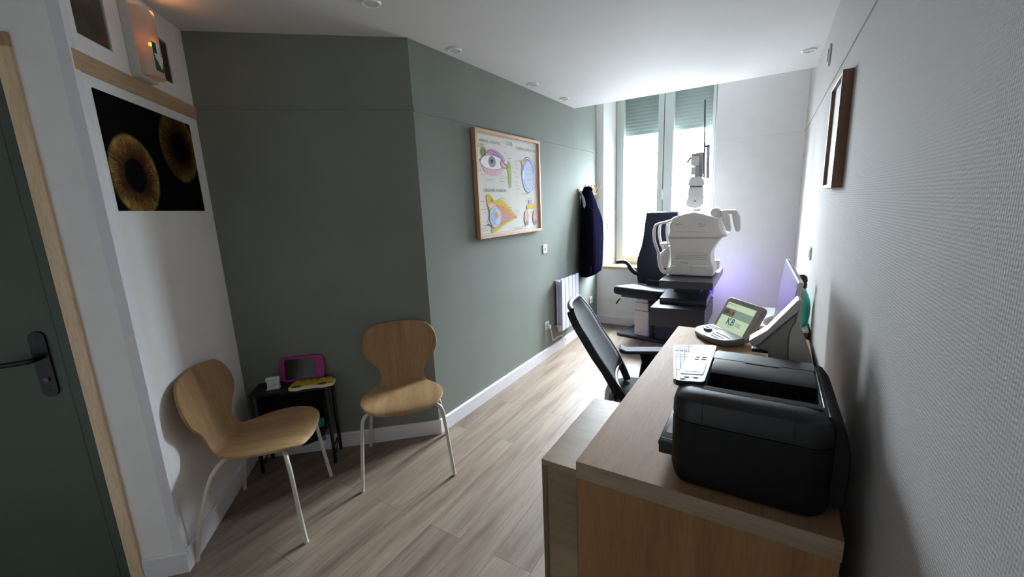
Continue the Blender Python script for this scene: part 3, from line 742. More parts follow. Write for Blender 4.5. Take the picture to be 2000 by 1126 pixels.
def on_table():
    # magenta tablet leaning on the wall
    t = thing('drawing_tablet', 'magenta framed drawing tablet leaning on the wall on the side table', 'tablet', TL, TR)
    M = T(.047, TD/2 - .040, TH) @ RX(-.20)
    b = MB(); b.at(M @ T(0, 0, .0775)); b.prism(rrect(.255, .155, .034, 8), 0, .018)
    b.build('frame', 'magenta_plastic', t, bevel=.005, seg=3)
    b = MB(); b.at(M @ T(-.012, 0, .0775)); b.prism(rrect(.172, .122, .006, 4), -.0025, .004); b.build('screen', 'tablet_screen', t)
    b = MB(); b.at(M @ T(.098, 0, .0775)); b.prism(rrect(.030, .10, .014, 6), -.003, .004); b.build('grip', 'magenta_plastic', t, bevel=.002)
    # bus shaped board book
    t = thing('board_book', 'yellow bus shaped board book lying on the black side table', 'book', (TL[0], TL[1], TH), TR)
    Mb = T(.120, -.036, 0) @ RZ(.06)
    def wheel_edge(y0):
        p = [(-.118, y0 + .008), (-.105, y0)]
        for cx in (-.075, .068): p += [(cx + .03 * math.cos(a), y0 - .010 * math.sin(a)) for a in [PI - PI * i / 8 for i in range(9)]]
        return p + [(.118, y0), (.128, y0 + .02)]
    out = wheel_edge(-.050) + [(.13, .022), (.112, .030), (.108, .058), (-.096, .060), (-.112, .01)]
    b = MB(); b.at(Mb); b.prism(out, 0, .017, 'xy'); b.build('page_block', 'bus_edge', t)
    b = MB(); b.at(Mb)
    b.m(0).prism([(x * .985, y * .96 + .0015) for x, y in out], .0168, .0182, 'xy')
    b.m(1); 
    for x0, x1 in ((-.078, -.035), (-.025, .005), (.012, .04)): b.flat([(x0, .030), (x1, .030), (x1, .052), (x0, .052)], .0185, 'xy')
    b.m(2); b.flat([(.062, .026), (.10, .026), (.098, .054), (.062, .054)], .0185, 'xy'); b.flat([(-.036, -.044), (.03, -.044), (.03, -.035), (-.036, -.035)], .0185, 'xy')
    b.m(3)
    for cx in (-.075, .068): b.flat(ell(cx, -.040, .024, .017, 20), .0187, 'xy')
    for cx, cy in ((-.058, .041), (-.01, .040), (.028, .041), (.074, .04), (.088, .042)): b.flat(ell(cx, cy, .007, .008, 12), .0188, 'xy')
    b.text('Les véhicules', .021, T(-.035, .012, .0188)); b.text("à reconnaître", .017, T(-.025, -.010, .0188)); b.flat([(.098, -.036), (.116, -.036), (.116, -.030), (.098, -.030)], .0187, 'xy')
    b.m(4)
    for cx in (-.075, .068): b.flat(ell(cx, -.040, .010, .007, 16), .0190, 'xy')
    b.build('cover', ['bus_yellow', 'bus_window', 'bus_edge', 'print_dark', 'print_grey'], t)
    # small card holder
    t = thing('card_holder', 'small white card holder with leaflets at the left end of the side table', 'card holder', (TL[0], TL[1], TH), TR)
    Mc = T(-.095, -.030, 0) @ RZ(.12)
    b = MB(); b.at(Mc); b.box(-.035, -.012, 0, .035, .028, .006); b.box(-.035, .018, 0, .035, .022, .07); b.build('holder', 'white_plastic', t, bevel=.001)
    b = MB(); b.at(Mc @ T(0, 0, .004) @ RX(-.22)); b.m(0).box(-.030, -.004, 0, .030, .008, .052); b.m(0).box(-.036, -.007, .042, .036, .010, .062)
    b.m(1).box(-.030, -.0078, .048, .028, -.007, .052)
    b.m(2)
    for z in (.014, .022, .030): b.box(-.024, -.0045, z, .02, -.004, z + .002)
    b.build('leaflets', ['card_white', 'card_blue', 'print_grey'], t)
    t = thing('leaflet', 'teal leaflet tucked in the fabric sling under the side table top', 'leaflet', TL, TR)
    b = MB(); b.at(T(.105, -TD/2 + .028, .205) @ RX(-.12)); b.m(0).box(-.060, 0, -.055, .060, .003, .085)
    b.m(1)
    for z, x in ((.05, .04), (.036, .03), (.01, .045), (-.004, .036)): b.box(-.03, -.0006, z, x, 0, z + .004)
    b.build('sheet', ['teal_card', 'card_blue'], t)
on_table()

# ---------------------------------------------------------------- desk, cabinet
DZ = .74
def desk():
    t = thing('desk', 'long oak desk along the textured right wall', 'desk', (0, 0, 0))
    b = MB(); b.prism([(-.447, 1.042), (.192, 1.042), (.228, 2.60), (-.426, 2.60)], DZ - .055, DZ, 'xy')
    o = b.build('desk_top', ['oak_desk', 'oak_edge'], t, bevel=.002)
    for f in o.data.polygons:
        if f.normal.z < .5: f.material_index = 1
    b = MB(); b.box(-.445, 1.046, 0, .190, 1.07, DZ - .055); b.build('end_panel', 'oak_desk_end', t, bevel=.0015)
    b = MB(); b.box(-.424, 2.57, 0, .226, 2.594, DZ - .055); b.build('end_panel', 'oak_desk_end', t, bevel=.0015)
    b = MB(); b.box(.16, 1.07, .25, .178, 2.57, DZ - .055); b.build('back_panel', 'oak_desk_end', t)
desk()
def cabinet():
    t = thing('drawer_cabinet', 'lower oak laminate cabinet pushed against the desk, left of it', 'cabinet', (0, 0, 0))
    x0, x1, y0, y1, h = -.572, -.452, 1.058, 1.545, .700
    b = MB(); b.box(x0, y0, 0, x0 + .018, y1, h - .018)
    b.build('front_panel', 'oak_cabinet_edge', t, bevel=.001)
    b = MB(); b.box(x0 + .018, y0 + .003, 0, x1, y0 + .02, h - .018); b.build('side_panel', 'oak_cabinet', t)
    b = MB(); b.box(x0 + .018, y1 - .018, 0, x1, y1, h - .018); b.build('side_panel', 'oak_cabinet', t)
    b = MB(); b.box(x0, y0, h - .018, x1, y1, h); b.build('cabinet_top', 'oak_cabinet', t, bevel=.001)
cabinet()

# ---------------------------------------------------------------- printer
def printer():
    t = thing('printer', 'big black laser printer on the near end of the oak desk', 'printer', (0, 0, DZ))
    cx, cy, w, d = -.010, 1.292, .36, .428
    def ring(z, ins, r): return [(cx + x, cy + y, z) for x, y in rrect(w - 2*ins, d - 2*ins, r, 8)]
    b = MB(); b.loft([ring(.004, .014, .05), ring(.008, .006, .055), (ring(.04, 0, .055)), ring(.185, 0, .055)])
    b.build('lower_body', 'printer_black', t, ang=40)
    b = MB(); b.loft([ring(.186, .002, .054), ring(.188, 0, .055), ring(.226, .0005, .055), ring(.243, .005, .056), ring(.253, .016, .056), ring(.2585, .034, .05), ring(.2600, .05, .04)])
    up = b.build('upper_body', 'printer_upper', t, ang=30)
    # hollow of the paper output
    c = MB(); c.box(-.116, 1.152, .215, .140, 1.300, .30); co = c.build('cutter', 'printer_hollow', loc=(0, 0, DZ))
    m = up.modifiers.new('cut', 'BOOLEAN'); m.object = co; m.operation = 'DIFFERENCE'; m.solver = 'EXACT'
    dg = bpy.context.evaluated_depsgraph_get(); dg.update(); me = bpy.data.meshes.new_from_object(up.evaluated_get(dg)); up.modifiers.clear(); up.data = me
    me.set_sharp_from_angle(angle=math.radians(30)); bpy.data.objects.remove(co)
    b = MB(); b.box(-.1155, 1.1525, .2155, .1395, 1.2995, .217); b.box(-.1155, 1.1525, .217, -.1135, 1.2995, .256); b.box(.1375, 1.1525, .217, .1395, 1.2995, .256); b.box(-.1155, 1.1525, .217, .1395, 1.1545, .256); b.box(-.1155, 1.2975, .217, .1395, 1.2995, .256)
    for x in (-.08, .03, .10): b.box(x, 1.20, .217, x + .004, 1.28, .232)
    b.build('output_well', 'printer_hollow', t)
    # lip, covers, seams
    b = MB(); b.prism([(1.138, .2565), (1.156, .2615), (1.156, .264), (1.138, .2605)], -.118, .142, 'yz'); b.build('well_lip', 'printer_deck', t, bevel=.001)
    b = MB(); b.prism([(1.262, .2605), (1.285, .268), (1.365, .270), (1.365, .258), (1.30, .254)], -.114, .138, 'yz'); b.build('top_cover', 'printer_deck', t, bevel=.002)
    b = MB(); b.prism([(1.367, .258), (1.367, .270), (1.43, .269), (1.452, .264), (1.455, .256)], -.118, .142, 'yz'); b.build('rear_cover', 'printer_deck', t, bevel=.002)
    b = MB(); b.box(-.03, 1.356, .2695, .056, 1.366, .2712); b.build('grip_slot', 'printer_hollow', t)
    b = MB(); b.tube([(.1425, 1.145, .2625), (.1425, 1.37, .268)], .0016, 8); b.build('bright_edge', 'chrome', t)
    for x in (-.112, .085):
        b = MB(); b.tube([(x, 1.0782, .19), (x, 1.0780, .226), (x, 1.0828, .243), (x, 1.094, .253), (x, 1.112, .2585)], .0008, 5); b.build('cover_seam', 'printer_hollow', t)
    # tilted control panel along the front edge
    Mp = T(-.156, 1.332, .2545) @ RY(-.11)
    b = MB(); b.at(Mp); b.prism(rrect(.078, .335, .014, 5), -.006, .010, 'xy'); p = b.build('control_panel', 'printer_deck', t, bevel=.002)
    p.data.materials[0] = MATS['panel_gloss']
    b = MB(); b.at(Mp @ T(-.002, -.062, .010)); b.prism(rrect(.060, .105, .004), 0, .0012, 'xy'); b.build('display_frame', 'printer_black', p)
    b = MB(); b.at(Mp @ T(-.003, -.058, .0112)); b.prism(rrect(.050, .074, .002), 0, .0008, 'xy'); b.build('display', 'lcd_pale', p)
    for x, y in ((.012, -.135), (-.012, -.135), (-.02, -.15), (.014, .02), (-.006, .02), (.014, .04), (-.006, .04)):
        b = MB(); b.at(Mp @ T(x, y, .010)); b.prism(rrect(.013, .008, .002), 0, .0015, 'xy'); b.build('button', 'printer_black', p)
    # rear hump next to the wall
    b = MB(); prof = [(.150, .02), (.196, .03), (.200, .10), (.199, .17), (.186, .222), (.168, .248), (.150, .256)]
    b.loft([[(x, y, z) for x, z in prof] for y in (1.115, 1.13, 1.46, 1.478)]); b.build('rear_cover', 'printer_deck' if False else 'printer_black', t, bevel=.006, seg=3)
    # multi purpose tray sticking out at the front
    b = MB(); b.box(-.232, 1.155, .030, -.170, 1.43, .060); b.prism([(1.150, .058), (1.43, .058), (1.43, .066), (1.165, .066)], -.235, -.18, 'yz')
    tr = b.build('paper_tray', 'printer_deck', t, bevel=.004)
    b = MB(); b.box(-.222, 1.215, .0655, -.188, 1.275, .0668); b.build('tray_recess', 'printer_hollow', tr)
    b = MB(); b.box(-.232, 1.178, .0655, -.186, 1.181, .0668); b.build('tray_groove', 'printer_hollow', tr)
    for x, y in ((-.15, 1.12), (.13, 1.12), (-.15, 1.46), (.13, 1.46)):
        b = MB(); b.lathe([(.012, 0), (.012, .01)], (x, y, 0), 14); b.build('foot', 'black_plastic', t)
n_ = N('panel_gloss'); n_.col(lin('2e3033')); n_.set(Roughness=.42, Specular_IOR_Level=.12); MATS['panel_gloss'] = n_.m
printer()

# ---------------------------------------------------------------- keyboard
def keyboard():
    a = math.atan2(.459, -.084)
    t = thing('keyboard', 'white keyboard half hidden behind the printer on the desk', 'keyboard', (-.298, 1.758, DZ), a)
    # local x along the keyboard, -y away from the user
    b = MB(); b.prism([(0, 0), (0, .010), (-.125, .016), (-.125, 0)], 0, .455, 'yz'); b.build('base', 'key_gap', t, bevel=.002)
    b = MB(); b.box(-.002, -.007, .0102, .457, .002, .0125) if False else b.prism([(.002, 0), (.002, .012), (-.006, .0125), (-.006, 0)], -.002, .457, 'yz'); b.build('front_edge', 'keycap', t, bevel=.001)
    kb = {}
    def key(w):
        k = round(w, 4)
        if k in kb: c = kb[k].copy(); COL.objects.link(c); c.parent = t; return c
        q = MB(); q.loft([[(x, y, 0) for x, y in rrect(w, .0165, .002, 2)], [(x, y, .006) for x, y in rrect(w - .003, .0135, .002, 2)]]); kb[k] = q.build('key', 'keycap', t); return kb[k]
    rows = [[1.2, 1, 1.2, 5.6, 1.2, 1, 1, 1.2] , [1.3, 1, 1, 1, 1, 1, 1, 1, 1, 1, 1, 1.9], [1.8] + [1] * 11 + [1.0], [1.5] + [1] * 11 + [1.2], [1] * 13 + [1.6], [1] * 14]
    for r, row in enumerate(rows):
        tot = sum(row); x = .008; u = .335 / tot
        for w in row:
            o = key(round(w * u - .002, 3)); o.location = (x + w * u / 2, -.017 - r * .0192, .0105 + r * .0009); x += w * u
        if r < 5:
            for k in range(4 if r else 3):
                o = key(.018); o.location = (.362 + k * .0215, -.017 - r * .0192, .0105 + r * .0009)
keyboard()

# ---------------------------------------------------------------- refraction controller with tilted screen
def controller():
    u = Vector((.616, -.787, 0)); ang = math.atan2(u.y, u.x)
    t = thing('refraction_controller', 'grey console with key pad and lit green screen on the desk', 'controller', (-.165, 2.46, DZ), ang)
    # local x along the screen, -y towards the user
    b = MB(); pts = [(-.140, .02), (-.148, -.04), (-.135, -.085), (-.09, -.118), (0, -.132), (.09, -.118), (.135, -.085), (.148, -.04), (.140, .02)]
    b.loft([[(x * .97, y * .97, .004) for x, y in pts], [(x, y, .012) for x, y in pts], [(x, y, .026 + (y + .13) * .06) for x, y in pts], [(x * .96, y * .95, .031 + (y + .13) * .06) for x, y in pts]])
    kp = b.build('key_pad', 'keypad_grey', t, ang=30)
    top = lambda y: .0312 + (y + .13) * .062
    b = MB(); b.lathe([(.022, 0), (.022, .010), (.019, .013), (.010, .013), (.009, .010), (.001, .010)], (-.055, -.062, top(-.062) - .002), 28); b.build('dial', 'knob_grey', kp)
    def button(x, y, w=.012, h=.007, mt='device_grey'):
        q = MB(); q.at(T(x, y, top(y) - .001)); q.prism(rrect(w, h, .002, 3), 0, .003, 'xy'); q.build('button', mt, kp)
    for k in range(5): button(-.115 + k * .018, -.015, .013, .006)
    for k in range(4): button(-.118 + k * .015, -.035, .010, .006, 'knob_grey' if k < 2 else 'device_grey')
    for k in range(6): button(.005 + k * .020, -.045, .014, .008, 'knob_grey' if k % 3 == 0 else 'device_grey')
    for k in range(5): button(.01 + k * .020, -.070, .014, .007)
    for k in range(3): button(.03 + k * .022, -.092, .015, .007)
    button(-.105, -.062, .012, .012)
    b = MB(); b.box(-.115, -.004, top(0) - .001, -.03, .006, top(0) + .0015); b.build('pen_groove', 'knob_grey', kp)
    M = T(0, .018, .022) @ RX(-.50)
    b = MB(); b.at(M @ T(.005, 0, .098)); b.prism(rrect(.295, .205, .028, 7), 0, .026); sc = b.build('screen_housing', 'console_grey', t, bevel=.005, seg=3)
    b = MB(); b.at(M @ T(.0, .026, .10)); b.prism(rrect(.22, .14, .03, 6), 0, .022); b.build('rear_housing', 'console_grey', sc, bevel=.006)
    b = MB(); D = M @ T(-.004, 0, .092); b.at(D)
    W, H = .228, .158
    L = {k: i for i, k in enumerate(['lcd_green', 'lcd_dark', 'lcd_skin', 'lcd_teal', 'lcd_blue', 'lcd_ink'])}
    b.m(0).prism(rrect(W, H, .002, 2), -.0012, .002)
    def q(x0, z0, x1, z1, c, y): b.m(L[c]).flat([(x0, z0), (x1, z0), (x1, z1), (x0, z1)], y)
    q(-W/2, .000, W/2, .045, 'lcd_teal', -.00135); q(-W/2, .000, -.02, .045, 'lcd_skin', -.0015)
    b.m(L['lcd_dark']).flat(ell(-.085, .024, .026, .014, 16), -.0017); b.m(L['lcd_dark']).flat(ell(-.034, .022, .009, .013, 14), -.0017); b.m(L['lcd_dark']).flat([(-.114, .002), (-.095, .004), (-.085, .014), (-.114, .030)], -.0017); b.m(L['lcd_dark']).flat([(-.06, 0), (-.046, 0), (-.052, .028)], -.0017)
    F = RX(PI/2)
    b.m(L['lcd_blue']).text('KB', .054, T(-.018, -.0016, -.026) @ F, bold=.0011); b.m(L['lcd_blue']).text('50S', .030, T(.045, -.0016, -.032) @ F); q(-.05, -.046, .01, -.0445, 'lcd_blue', -.0016)
    b.m(L['lcd_ink']).text('TOPCON', .0125, T(-.066, -.0016, .066) @ F); b.m(L['lcd_dark']).flat([(-.107, .060), (-.098, .067), (-.094, .073), (-.102, .070), (-.106, .066)], -.0016)
    q(-.03, -.056, .006, -.0545, 'lcd_ink', -.0016)
    b.build('display', list(L), sc)
    b = MB(); b.at(M @ T(-.0, 0, .183)); b.m(0).text('TOPCON', .009, T(0, -.0006, 0) @ F); b.build('maker_mark', 'knob_grey', sc)
controller()

# ---------------------------------------------------------------- lensmeter (white wedge shaped instrument) and monitor
def lensmeter():
    t = thing('lensmeter', 'white wedge shaped instrument with slanted top, between printer and monitor', 'instrument', (0, 1.59, DZ))
    L = .07
    head = [(-.030, .268), (.022, .312), (.088, .406), (.100, .424), (.108, .424), (.113, .416), (.104, .385), (.045, .315), (.005, .262), (-.018, .248)]
    b = MB(); b.prism(head, 0, L); b.build('slanted_head', 'device_white', t, bevel=.005, seg=3)
    side = [(-.014, .246), (.006, .258), (.05, .31), (.103, .378), (.100, .350), (.090, .325), (.085, .29), (.088, .236), (.10, .15), (.11, .02), (.0, .02), (.0, .10), (.03, .18), (.03, .232)]
    b = MB(); b.prism(side, .012, L - .012); b.build('side_body', 'console_grey', t, bevel=.004)  # grey puts the shade on this side of the white instrument into its colour
    neck = [(.104, .40), (.112, .396), (.112, .35), (.126, .298), (.150, .238), (.175, .16), (.19, .02), (.11, .02), (.10, .15), (.088, .236), (.085, .29), (.090, .325), (.100, .35)]
    b = MB(); b.prism(neck, .0, L); b.build('curved_neck', 'device_white', t, bevel=.006, seg=3)
    b = MB(); b.prism([(-.04, -.02), (.20, -.02), (.20, L + .02), (-.04, L + .02)], 0, .022, 'xy'); b.build('base', 'device_white', t, bevel=.005)
    b = MB(); b.box(-.020, .012, .226, .030, .058, .238); b.box(.014, .018, .238, .028, .052, .252); b.build('lens_rest', 'black_plastic', t, bevel=.003)
    b = MB(); b.tube(smooth_path([(.185, .05, .10), (.205, .10, .06), (.20, .16, .012), (.19, .22, .006)], 5), .004, 8); b.build('cable', 'black_plastic', t)
lensmeter()
def monitor():
    t = thing('monitor', 'thin white framed monitor seen edge-on beside the right wall', 'monitor', (0, 0, DZ))
    # tilted panel: bottom towards the user; long side almost along the wall
    p0 = Vector((.108, 1.76, 1.192 - DZ)); p1 = Vector((.088, 2.43, 1.192 - DZ))
    u = (p1 - p0).normalized(); up = Vector((.028 * -1 * -1, 0, .305)).normalized()
    up = Vector((.030, 0, .305)).normalized(); n = u.cross(up).normalized()
    if n.x < 0: n = -n                                       # n points to the wall
    M = Matrix((u, n, up)).transposed().to_4x4(); M.translation = p0 - up * .325
    W, H = .67, .325
    b = MB(); b.at(M); b.box(0, 0, 0, W, .016, H); c = b.build('cabinet', 'white_plastic', t, bevel=.002)
    b = MB(); b.at(M); b.box(.006, -.0012, .006, W - .006, .002, H - .006); b.build('screen', 'screen_off', t)
    b = MB(); b.at(M); b.box(.08, .0155, .03, W - .08, .034, H - .04); b.build('rear_housing', 'white_plastic', t, bevel=.006)
    b = MB(); b.at(M)
    for k in range(22):
        if k not in (7, 15): b.box(.07 + k * .024, .0045, H - .001, .086 + k * .024, .0115, H + .0006)
    b.build('vent', 'vent_grey', t)
    mid = M @ Vector((W/2, .034, .12))
    b = MB(); b.tube(smooth_path([(mid.x - .004, mid.y, mid.z), (mid.x + .02, mid.y, .12), (mid.x + .012, mid.y, .012)], 5), .018, 14); b.build('stand_neck', 'white_plastic', t)
    b = MB(); b.at(T(.115, mid.y, 0)); b.prism(rrect(.17, .24, .02), 0, .012, 'xy'); b.build('stand_foot', 'white_plastic', t, bevel=.003)
monitor()

# ---------------------------------------------------------------- low cabinet behind the desk, bottle, cover
def back_shelf():
    t = thing('side_cabinet', 'small brown cabinet with white top beyond the far end of the desk', 'cabinet', (0, 0, 0))
    b = MB(); b.box(-.044, 2.70, 0, .228, 3.18, .748); b.build('body', 'shelf_brown', t, bevel=.002)
    b = MB(); b.box(-.046, 2.692, .748, .230, 3.185, .764); b.build('cabinet_top', 'white_trim', t, bevel=.002)
    b = MB(); b.box(-.047, 2.71, .42, -.044, 3.17, .425); b.build('drawer_gap', 'printer_hollow', t)
    t = thing('spray_bottle', 'turquoise spray bottle with dark trigger head behind the monitor', 'bottle', (.196, 2.80, .764))
    def oval(z, a, c): return [(a * math.cos(2*PI*k/28), c * math.sin(2*PI*k/28), z) for k in range(28)]
    b = MB(); b.loft([oval(0, .026, .036), oval(.006, .034, .042), oval(.05, .040, .048), (oval(.10, .042, .050)), oval(.15, .036, .044), oval(.185, .023, .030), oval(.205, .014, .015), oval(.222, .013, .013)]); b.build('bottle_body', 'bottle_teal', t, ang=60)
    b = MB()
    for y in (-.02, .0): b.box(-.0425, y - .03, .06 + y * 1.5, -.0395, y - .022, .075 + y * 1.5)
    b.build('print', 'bottle_dark', t)
    b = MB(); b.lathe([(.016, .215), (.016, .24), (.012, .245)], n=20); b.prism([(-.022, .245), (.012, .243), (.016, .258), (.012, .282), (-.004, .292), (-.034, .288), (-.042, .276), (-.03, .268), (-.012, .262)], -.011, .011); b.build('trigger_head', 'bottle_dark', t, bevel=.003)
    t = thing('plastic_cover', 'small white rounded plastic cover on the brown cabinet left of the monitor', 'cover', (.062, 2.77, .764))
    b = MB(); b.lathe([(.046, 0), (.047, .012), (.043, .028), (.032, .042), (.016, .050), (.001, .052)], n=28); b.build('dome', 'white_plastic', t)
    b = MB(); b.lathe([(.050, 0), (.050, .006), (.046, .006)], n=28); b.build('rim', 'white_trim', t)
back_shelf()

# ---------------------------------------------------------------- office chair
def office_chair():
    t = thing('office_chair', 'black office chair with grey mesh back pulled up to the desk', 'office chair', (-.632, 2.07, -.0), .29)
    yc = 0; hw = .225
    # back rest: side line from seat joint to top (local x = towards desk)
    prof = [(.045, .50), (.015, .56), (-.06, .69), (-.115, .775), (-.172, .875), (-.222, .955), (-.235, .98)]
    pp = smooth_path([(x, 0, z) for x, z in prof], 5); n = len(pp)
    def half(z): 
        if z > .88: return hw * (1 - .28 * ((z - .88) / .10) ** 2)
        if z < .66: return hw * (1 - .30 * ((.66 - z) / .16) ** 1.5)
        return hw
    def fn(i, j):
        p = pp[round(i * (n - 1))]; s_ = j * 2 - 1
        return (p.x - .035 * (1 - s_ * s_) + .018, s_ * (half(p.z) - .012), p.z)
    i0 = 6
    b = MB(); b.grid(lambda i, j: fn((i0 + i * (n - 1 - i0)) / (n - 1), j), n - 1 - i0, 12); b.build('mesh_back', 'mesh_grey', t, solid=.006, ang=80)
    fr = MB()
    def side(s_): return [(p.x + .016, s_ * half(p.z), p.z) for p in pp]
    for s_ in (-1, 1):
        P_ = side(s_); fr.loft([[(x - .030, y - .011, z - .010), (x + .006, y - .011, z + .004), (x + .006, y + .011, z + .004), (x - .030, y + .011, z - .010)] for x, y, z in P_])
    top = pp[-1]; fr.tube([(top.x + .016 - .03 * (1 - k * k) - .004, k * half(top.z), top.z) for k in [i / 8 - 1 for i in range(17)]], .013, 10)
    low = pp[i0]; fr.tube([(low.x + .012 - .03 * (1 - k * k), k * half(low.z), low.z) for k in [i / 8 - 1 for i in range(17)]], .012, 10)
    fr.build('back_frame', 'black_plastic', t, bevel=.004)
    br = MB(); br.prism([(.00, .44), (.04, .44), (-.025, .60), (-.125, .74), (-.155, .73), (-.075, .58)], -.04, .04); br.prism([(-.08, .40), (.08, .40), (.08, .435), (.01, .45), (-.02, .50), (-.05, .49)], -.19, .19)
    br.build('back_bracket', 'black_plastic', t, bevel=.006)
    b = MB(); b.loft([[(x + .20, y, z) for x, y in rrect(.46 - i_, .47 - i_, .09, 6)] for z, i_ in ((.425, .06), (.432, .02), (.465, 0), (.482, .015), (.490, .05))]); b.build('seat', 'black_fabric', t, ang=60)
    for s_ in (-1, 1):
        y = s_ * .265; dz = 0 if s_ > 0 else -.20; dx = .0 if s_ > 0 else .10
        b = MB(); b.prism([(.10, .40), (.17, .40), (.185, .47), (.20, .57 + dz), (.205, .625 + dz), (.115, .625 + dz), (.13, .57 + dz), (.115, .47)], y - .014, y + .014); b.box(.10, min(y, s_ * .12), .405, .16, max(y, s_ * .12), .425)
        a = b.build('armrest', 'black_plastic', t, bevel=.006)
        b = MB(); b.prism([(.00 + dx, .642 + dz), (.012 + dx, .625 + dz), (.05 + dx, .622 + dz), (.28 + dx, .632 + dz), (.30 + dx, .642 + dz), (.30 + dx, .654 + dz), (.04 + dx, .642 + dz), (.008 + dx, .658 + dz)], y - .042, y + .042); b.build('arm_pad', 'mesh_grey', a, bevel=.008, seg=3)
    b = MB(); b.lathe([(.03, .10), (.03, .25), (.024, .25), (.024, .40), (.06, .40), (.06, .425)], (.18, 0, 0), 20); b.build('gas_column', 'black_metal', t)
    for k in range(5):
        a = 2 * PI * k / 5 + .3; cx, cy = math.cos(a), math.sin(a)
        b = MB(); b.tube([(.18 + cx * .02, cy * .02, .11), (.18 + cx * .16, cy * .16, .095), (.18 + cx * .30, cy * .30, .075)], [.026, .022, .016], 10); lg = b.build('base_leg', 'black_plastic', t)
        w = MB(); M = T(.18 + cx * .30, cy * .30, .03) @ RZ(a); w.at(M)
        for q in (-.014, .014): w.lathe([(.005, q - .009), (.028, q - .009), (.03, q), (.028, q + .009), (.005, q + .009)], (0, 0, 0), 18, 'y')
        w.tube([(0, 0, 0), (0, 0, .05)], .007, 8); w.build('castor', 'black_plastic', lg)
office_chair()

# ---------------------------------------------------------------- examination chair
def exam_chair():
    a = -.225
    t = thing('exam_chair', 'dark leatherette examination chair on steel column before the window', 'examination chair', (-1.10, 4.58, 0), a)
    # local -y faces the camera side
    b = MB(); b.box(-.27, -.155, .008, .40, .27, .032); b.build('base_plate', 'base_steel', t, bevel=.006)
    b = MB(); b.box(-.255, -.14, 0, .385, .255, .008); b.build('base_pad', 'black_plastic', t)
    cx, cy = -.005, .0
    col = MB(); col.at(T(cx, cy, 0)); col.prism(rrect(.168, .17, .012), .032, .31, 'xy'); col.prism(rrect(.152, .154, .012), .31, .40, 'xy'); col.prism(rrect(.138, .14, .012), .40, .50, 'xy')
    col.build('column', 'column_beige', t, bevel=.002)
    col = MB(); col.at(T(cx, cy, 0)); col.prism(rrect(.171, .173, .012), .306, .3135, 'xy'); col.prism(rrect(.155, .157, .012), .396, .4035, 'xy'); col.prism(rrect(.160, .16, .012), .478, .498, 'xy'); col.build('column_collar', 'device_grey', t)
    Ms = T(.055, -.10, .505) @ RX(-.12)
    b = MB(); b.at(Ms); b.loft([[(x, y, z) for x, y in rrect(.56 - i_, .50 - i_, .06, 6)] for z, i_ in ((-.010, .05), (.0, .01), (.03, 0), (.062, .004), (.078, .03), (.084, .08))]); b.build('seat', 'leatherette', t, ang=60)
    b = MB(); b.at(Ms); b.box(-.20, -.18, -.035, .20, .20, -.009); b.build('seat_base', 'black_plastic', t, bevel=.006)
    b = MB(); b.tube([(-.19, -.22, .455), (-.205, -.235, .43), (-.225, -.245, .395)], .008, 8); b.build('lever', 'black_plastic', t)
    # back rest: shaped outline, slightly reclined
    Mb = T(.045, .155, .565) @ RX(-.10)
    out = [(-.225, 0), (-.252, .10), (-.258, .22), (-.245, .33), (-.215, .43), (-.198, .55), (-.190, .70), (-.182, .80), (-.17, .815), (.17, .815), (.182, .80), (.190, .70), (.198, .55), (.215, .43), (.245, .33), (.258, .22), (.252, .10), (.225, 0)]
    b = MB(); b.at(Mb); b.loft([[(x * k, y, .405 + (z - .405) * k) for x, z in out] for y, k in ((.0, .955), (-.018, .99), (.005 - .03, .985), (-.052, .93))][::-1] if False else [[(x * k, y, .405 + (z - .405) * k) for x, z in out] for y, k in ((.07, .96), (.055, 1.0), (.012, 1.0), (-.004, .965))]); b.build('backrest', 'leatherette', t, ang=40)
    b = MB(); b.box(-.06, .12, .46, .15, .22, .62); b.build('back_bracket', 'black_plastic', t, bevel=.008)
    for s_ in (-1, 1):
        x = .045 + s_ * .275
        b = MB(); pth = [(x + s_ * -.06, .18, .672), (x + s_ * -.02, .16, .682), (x + s_ * .012, .12, .725), (x + s_ * .035, .08, .79), (x + s_ * .060, .05, .822), (x + s_ * .10, .02, .826), (x + s_ * .135, -.01, .822)]
        b.tube(smooth_path(pth, 4), [.024] * 12 + [.021] * 13, 12); b.build('armrest', 'leatherette_edge', t)
exam_chair()

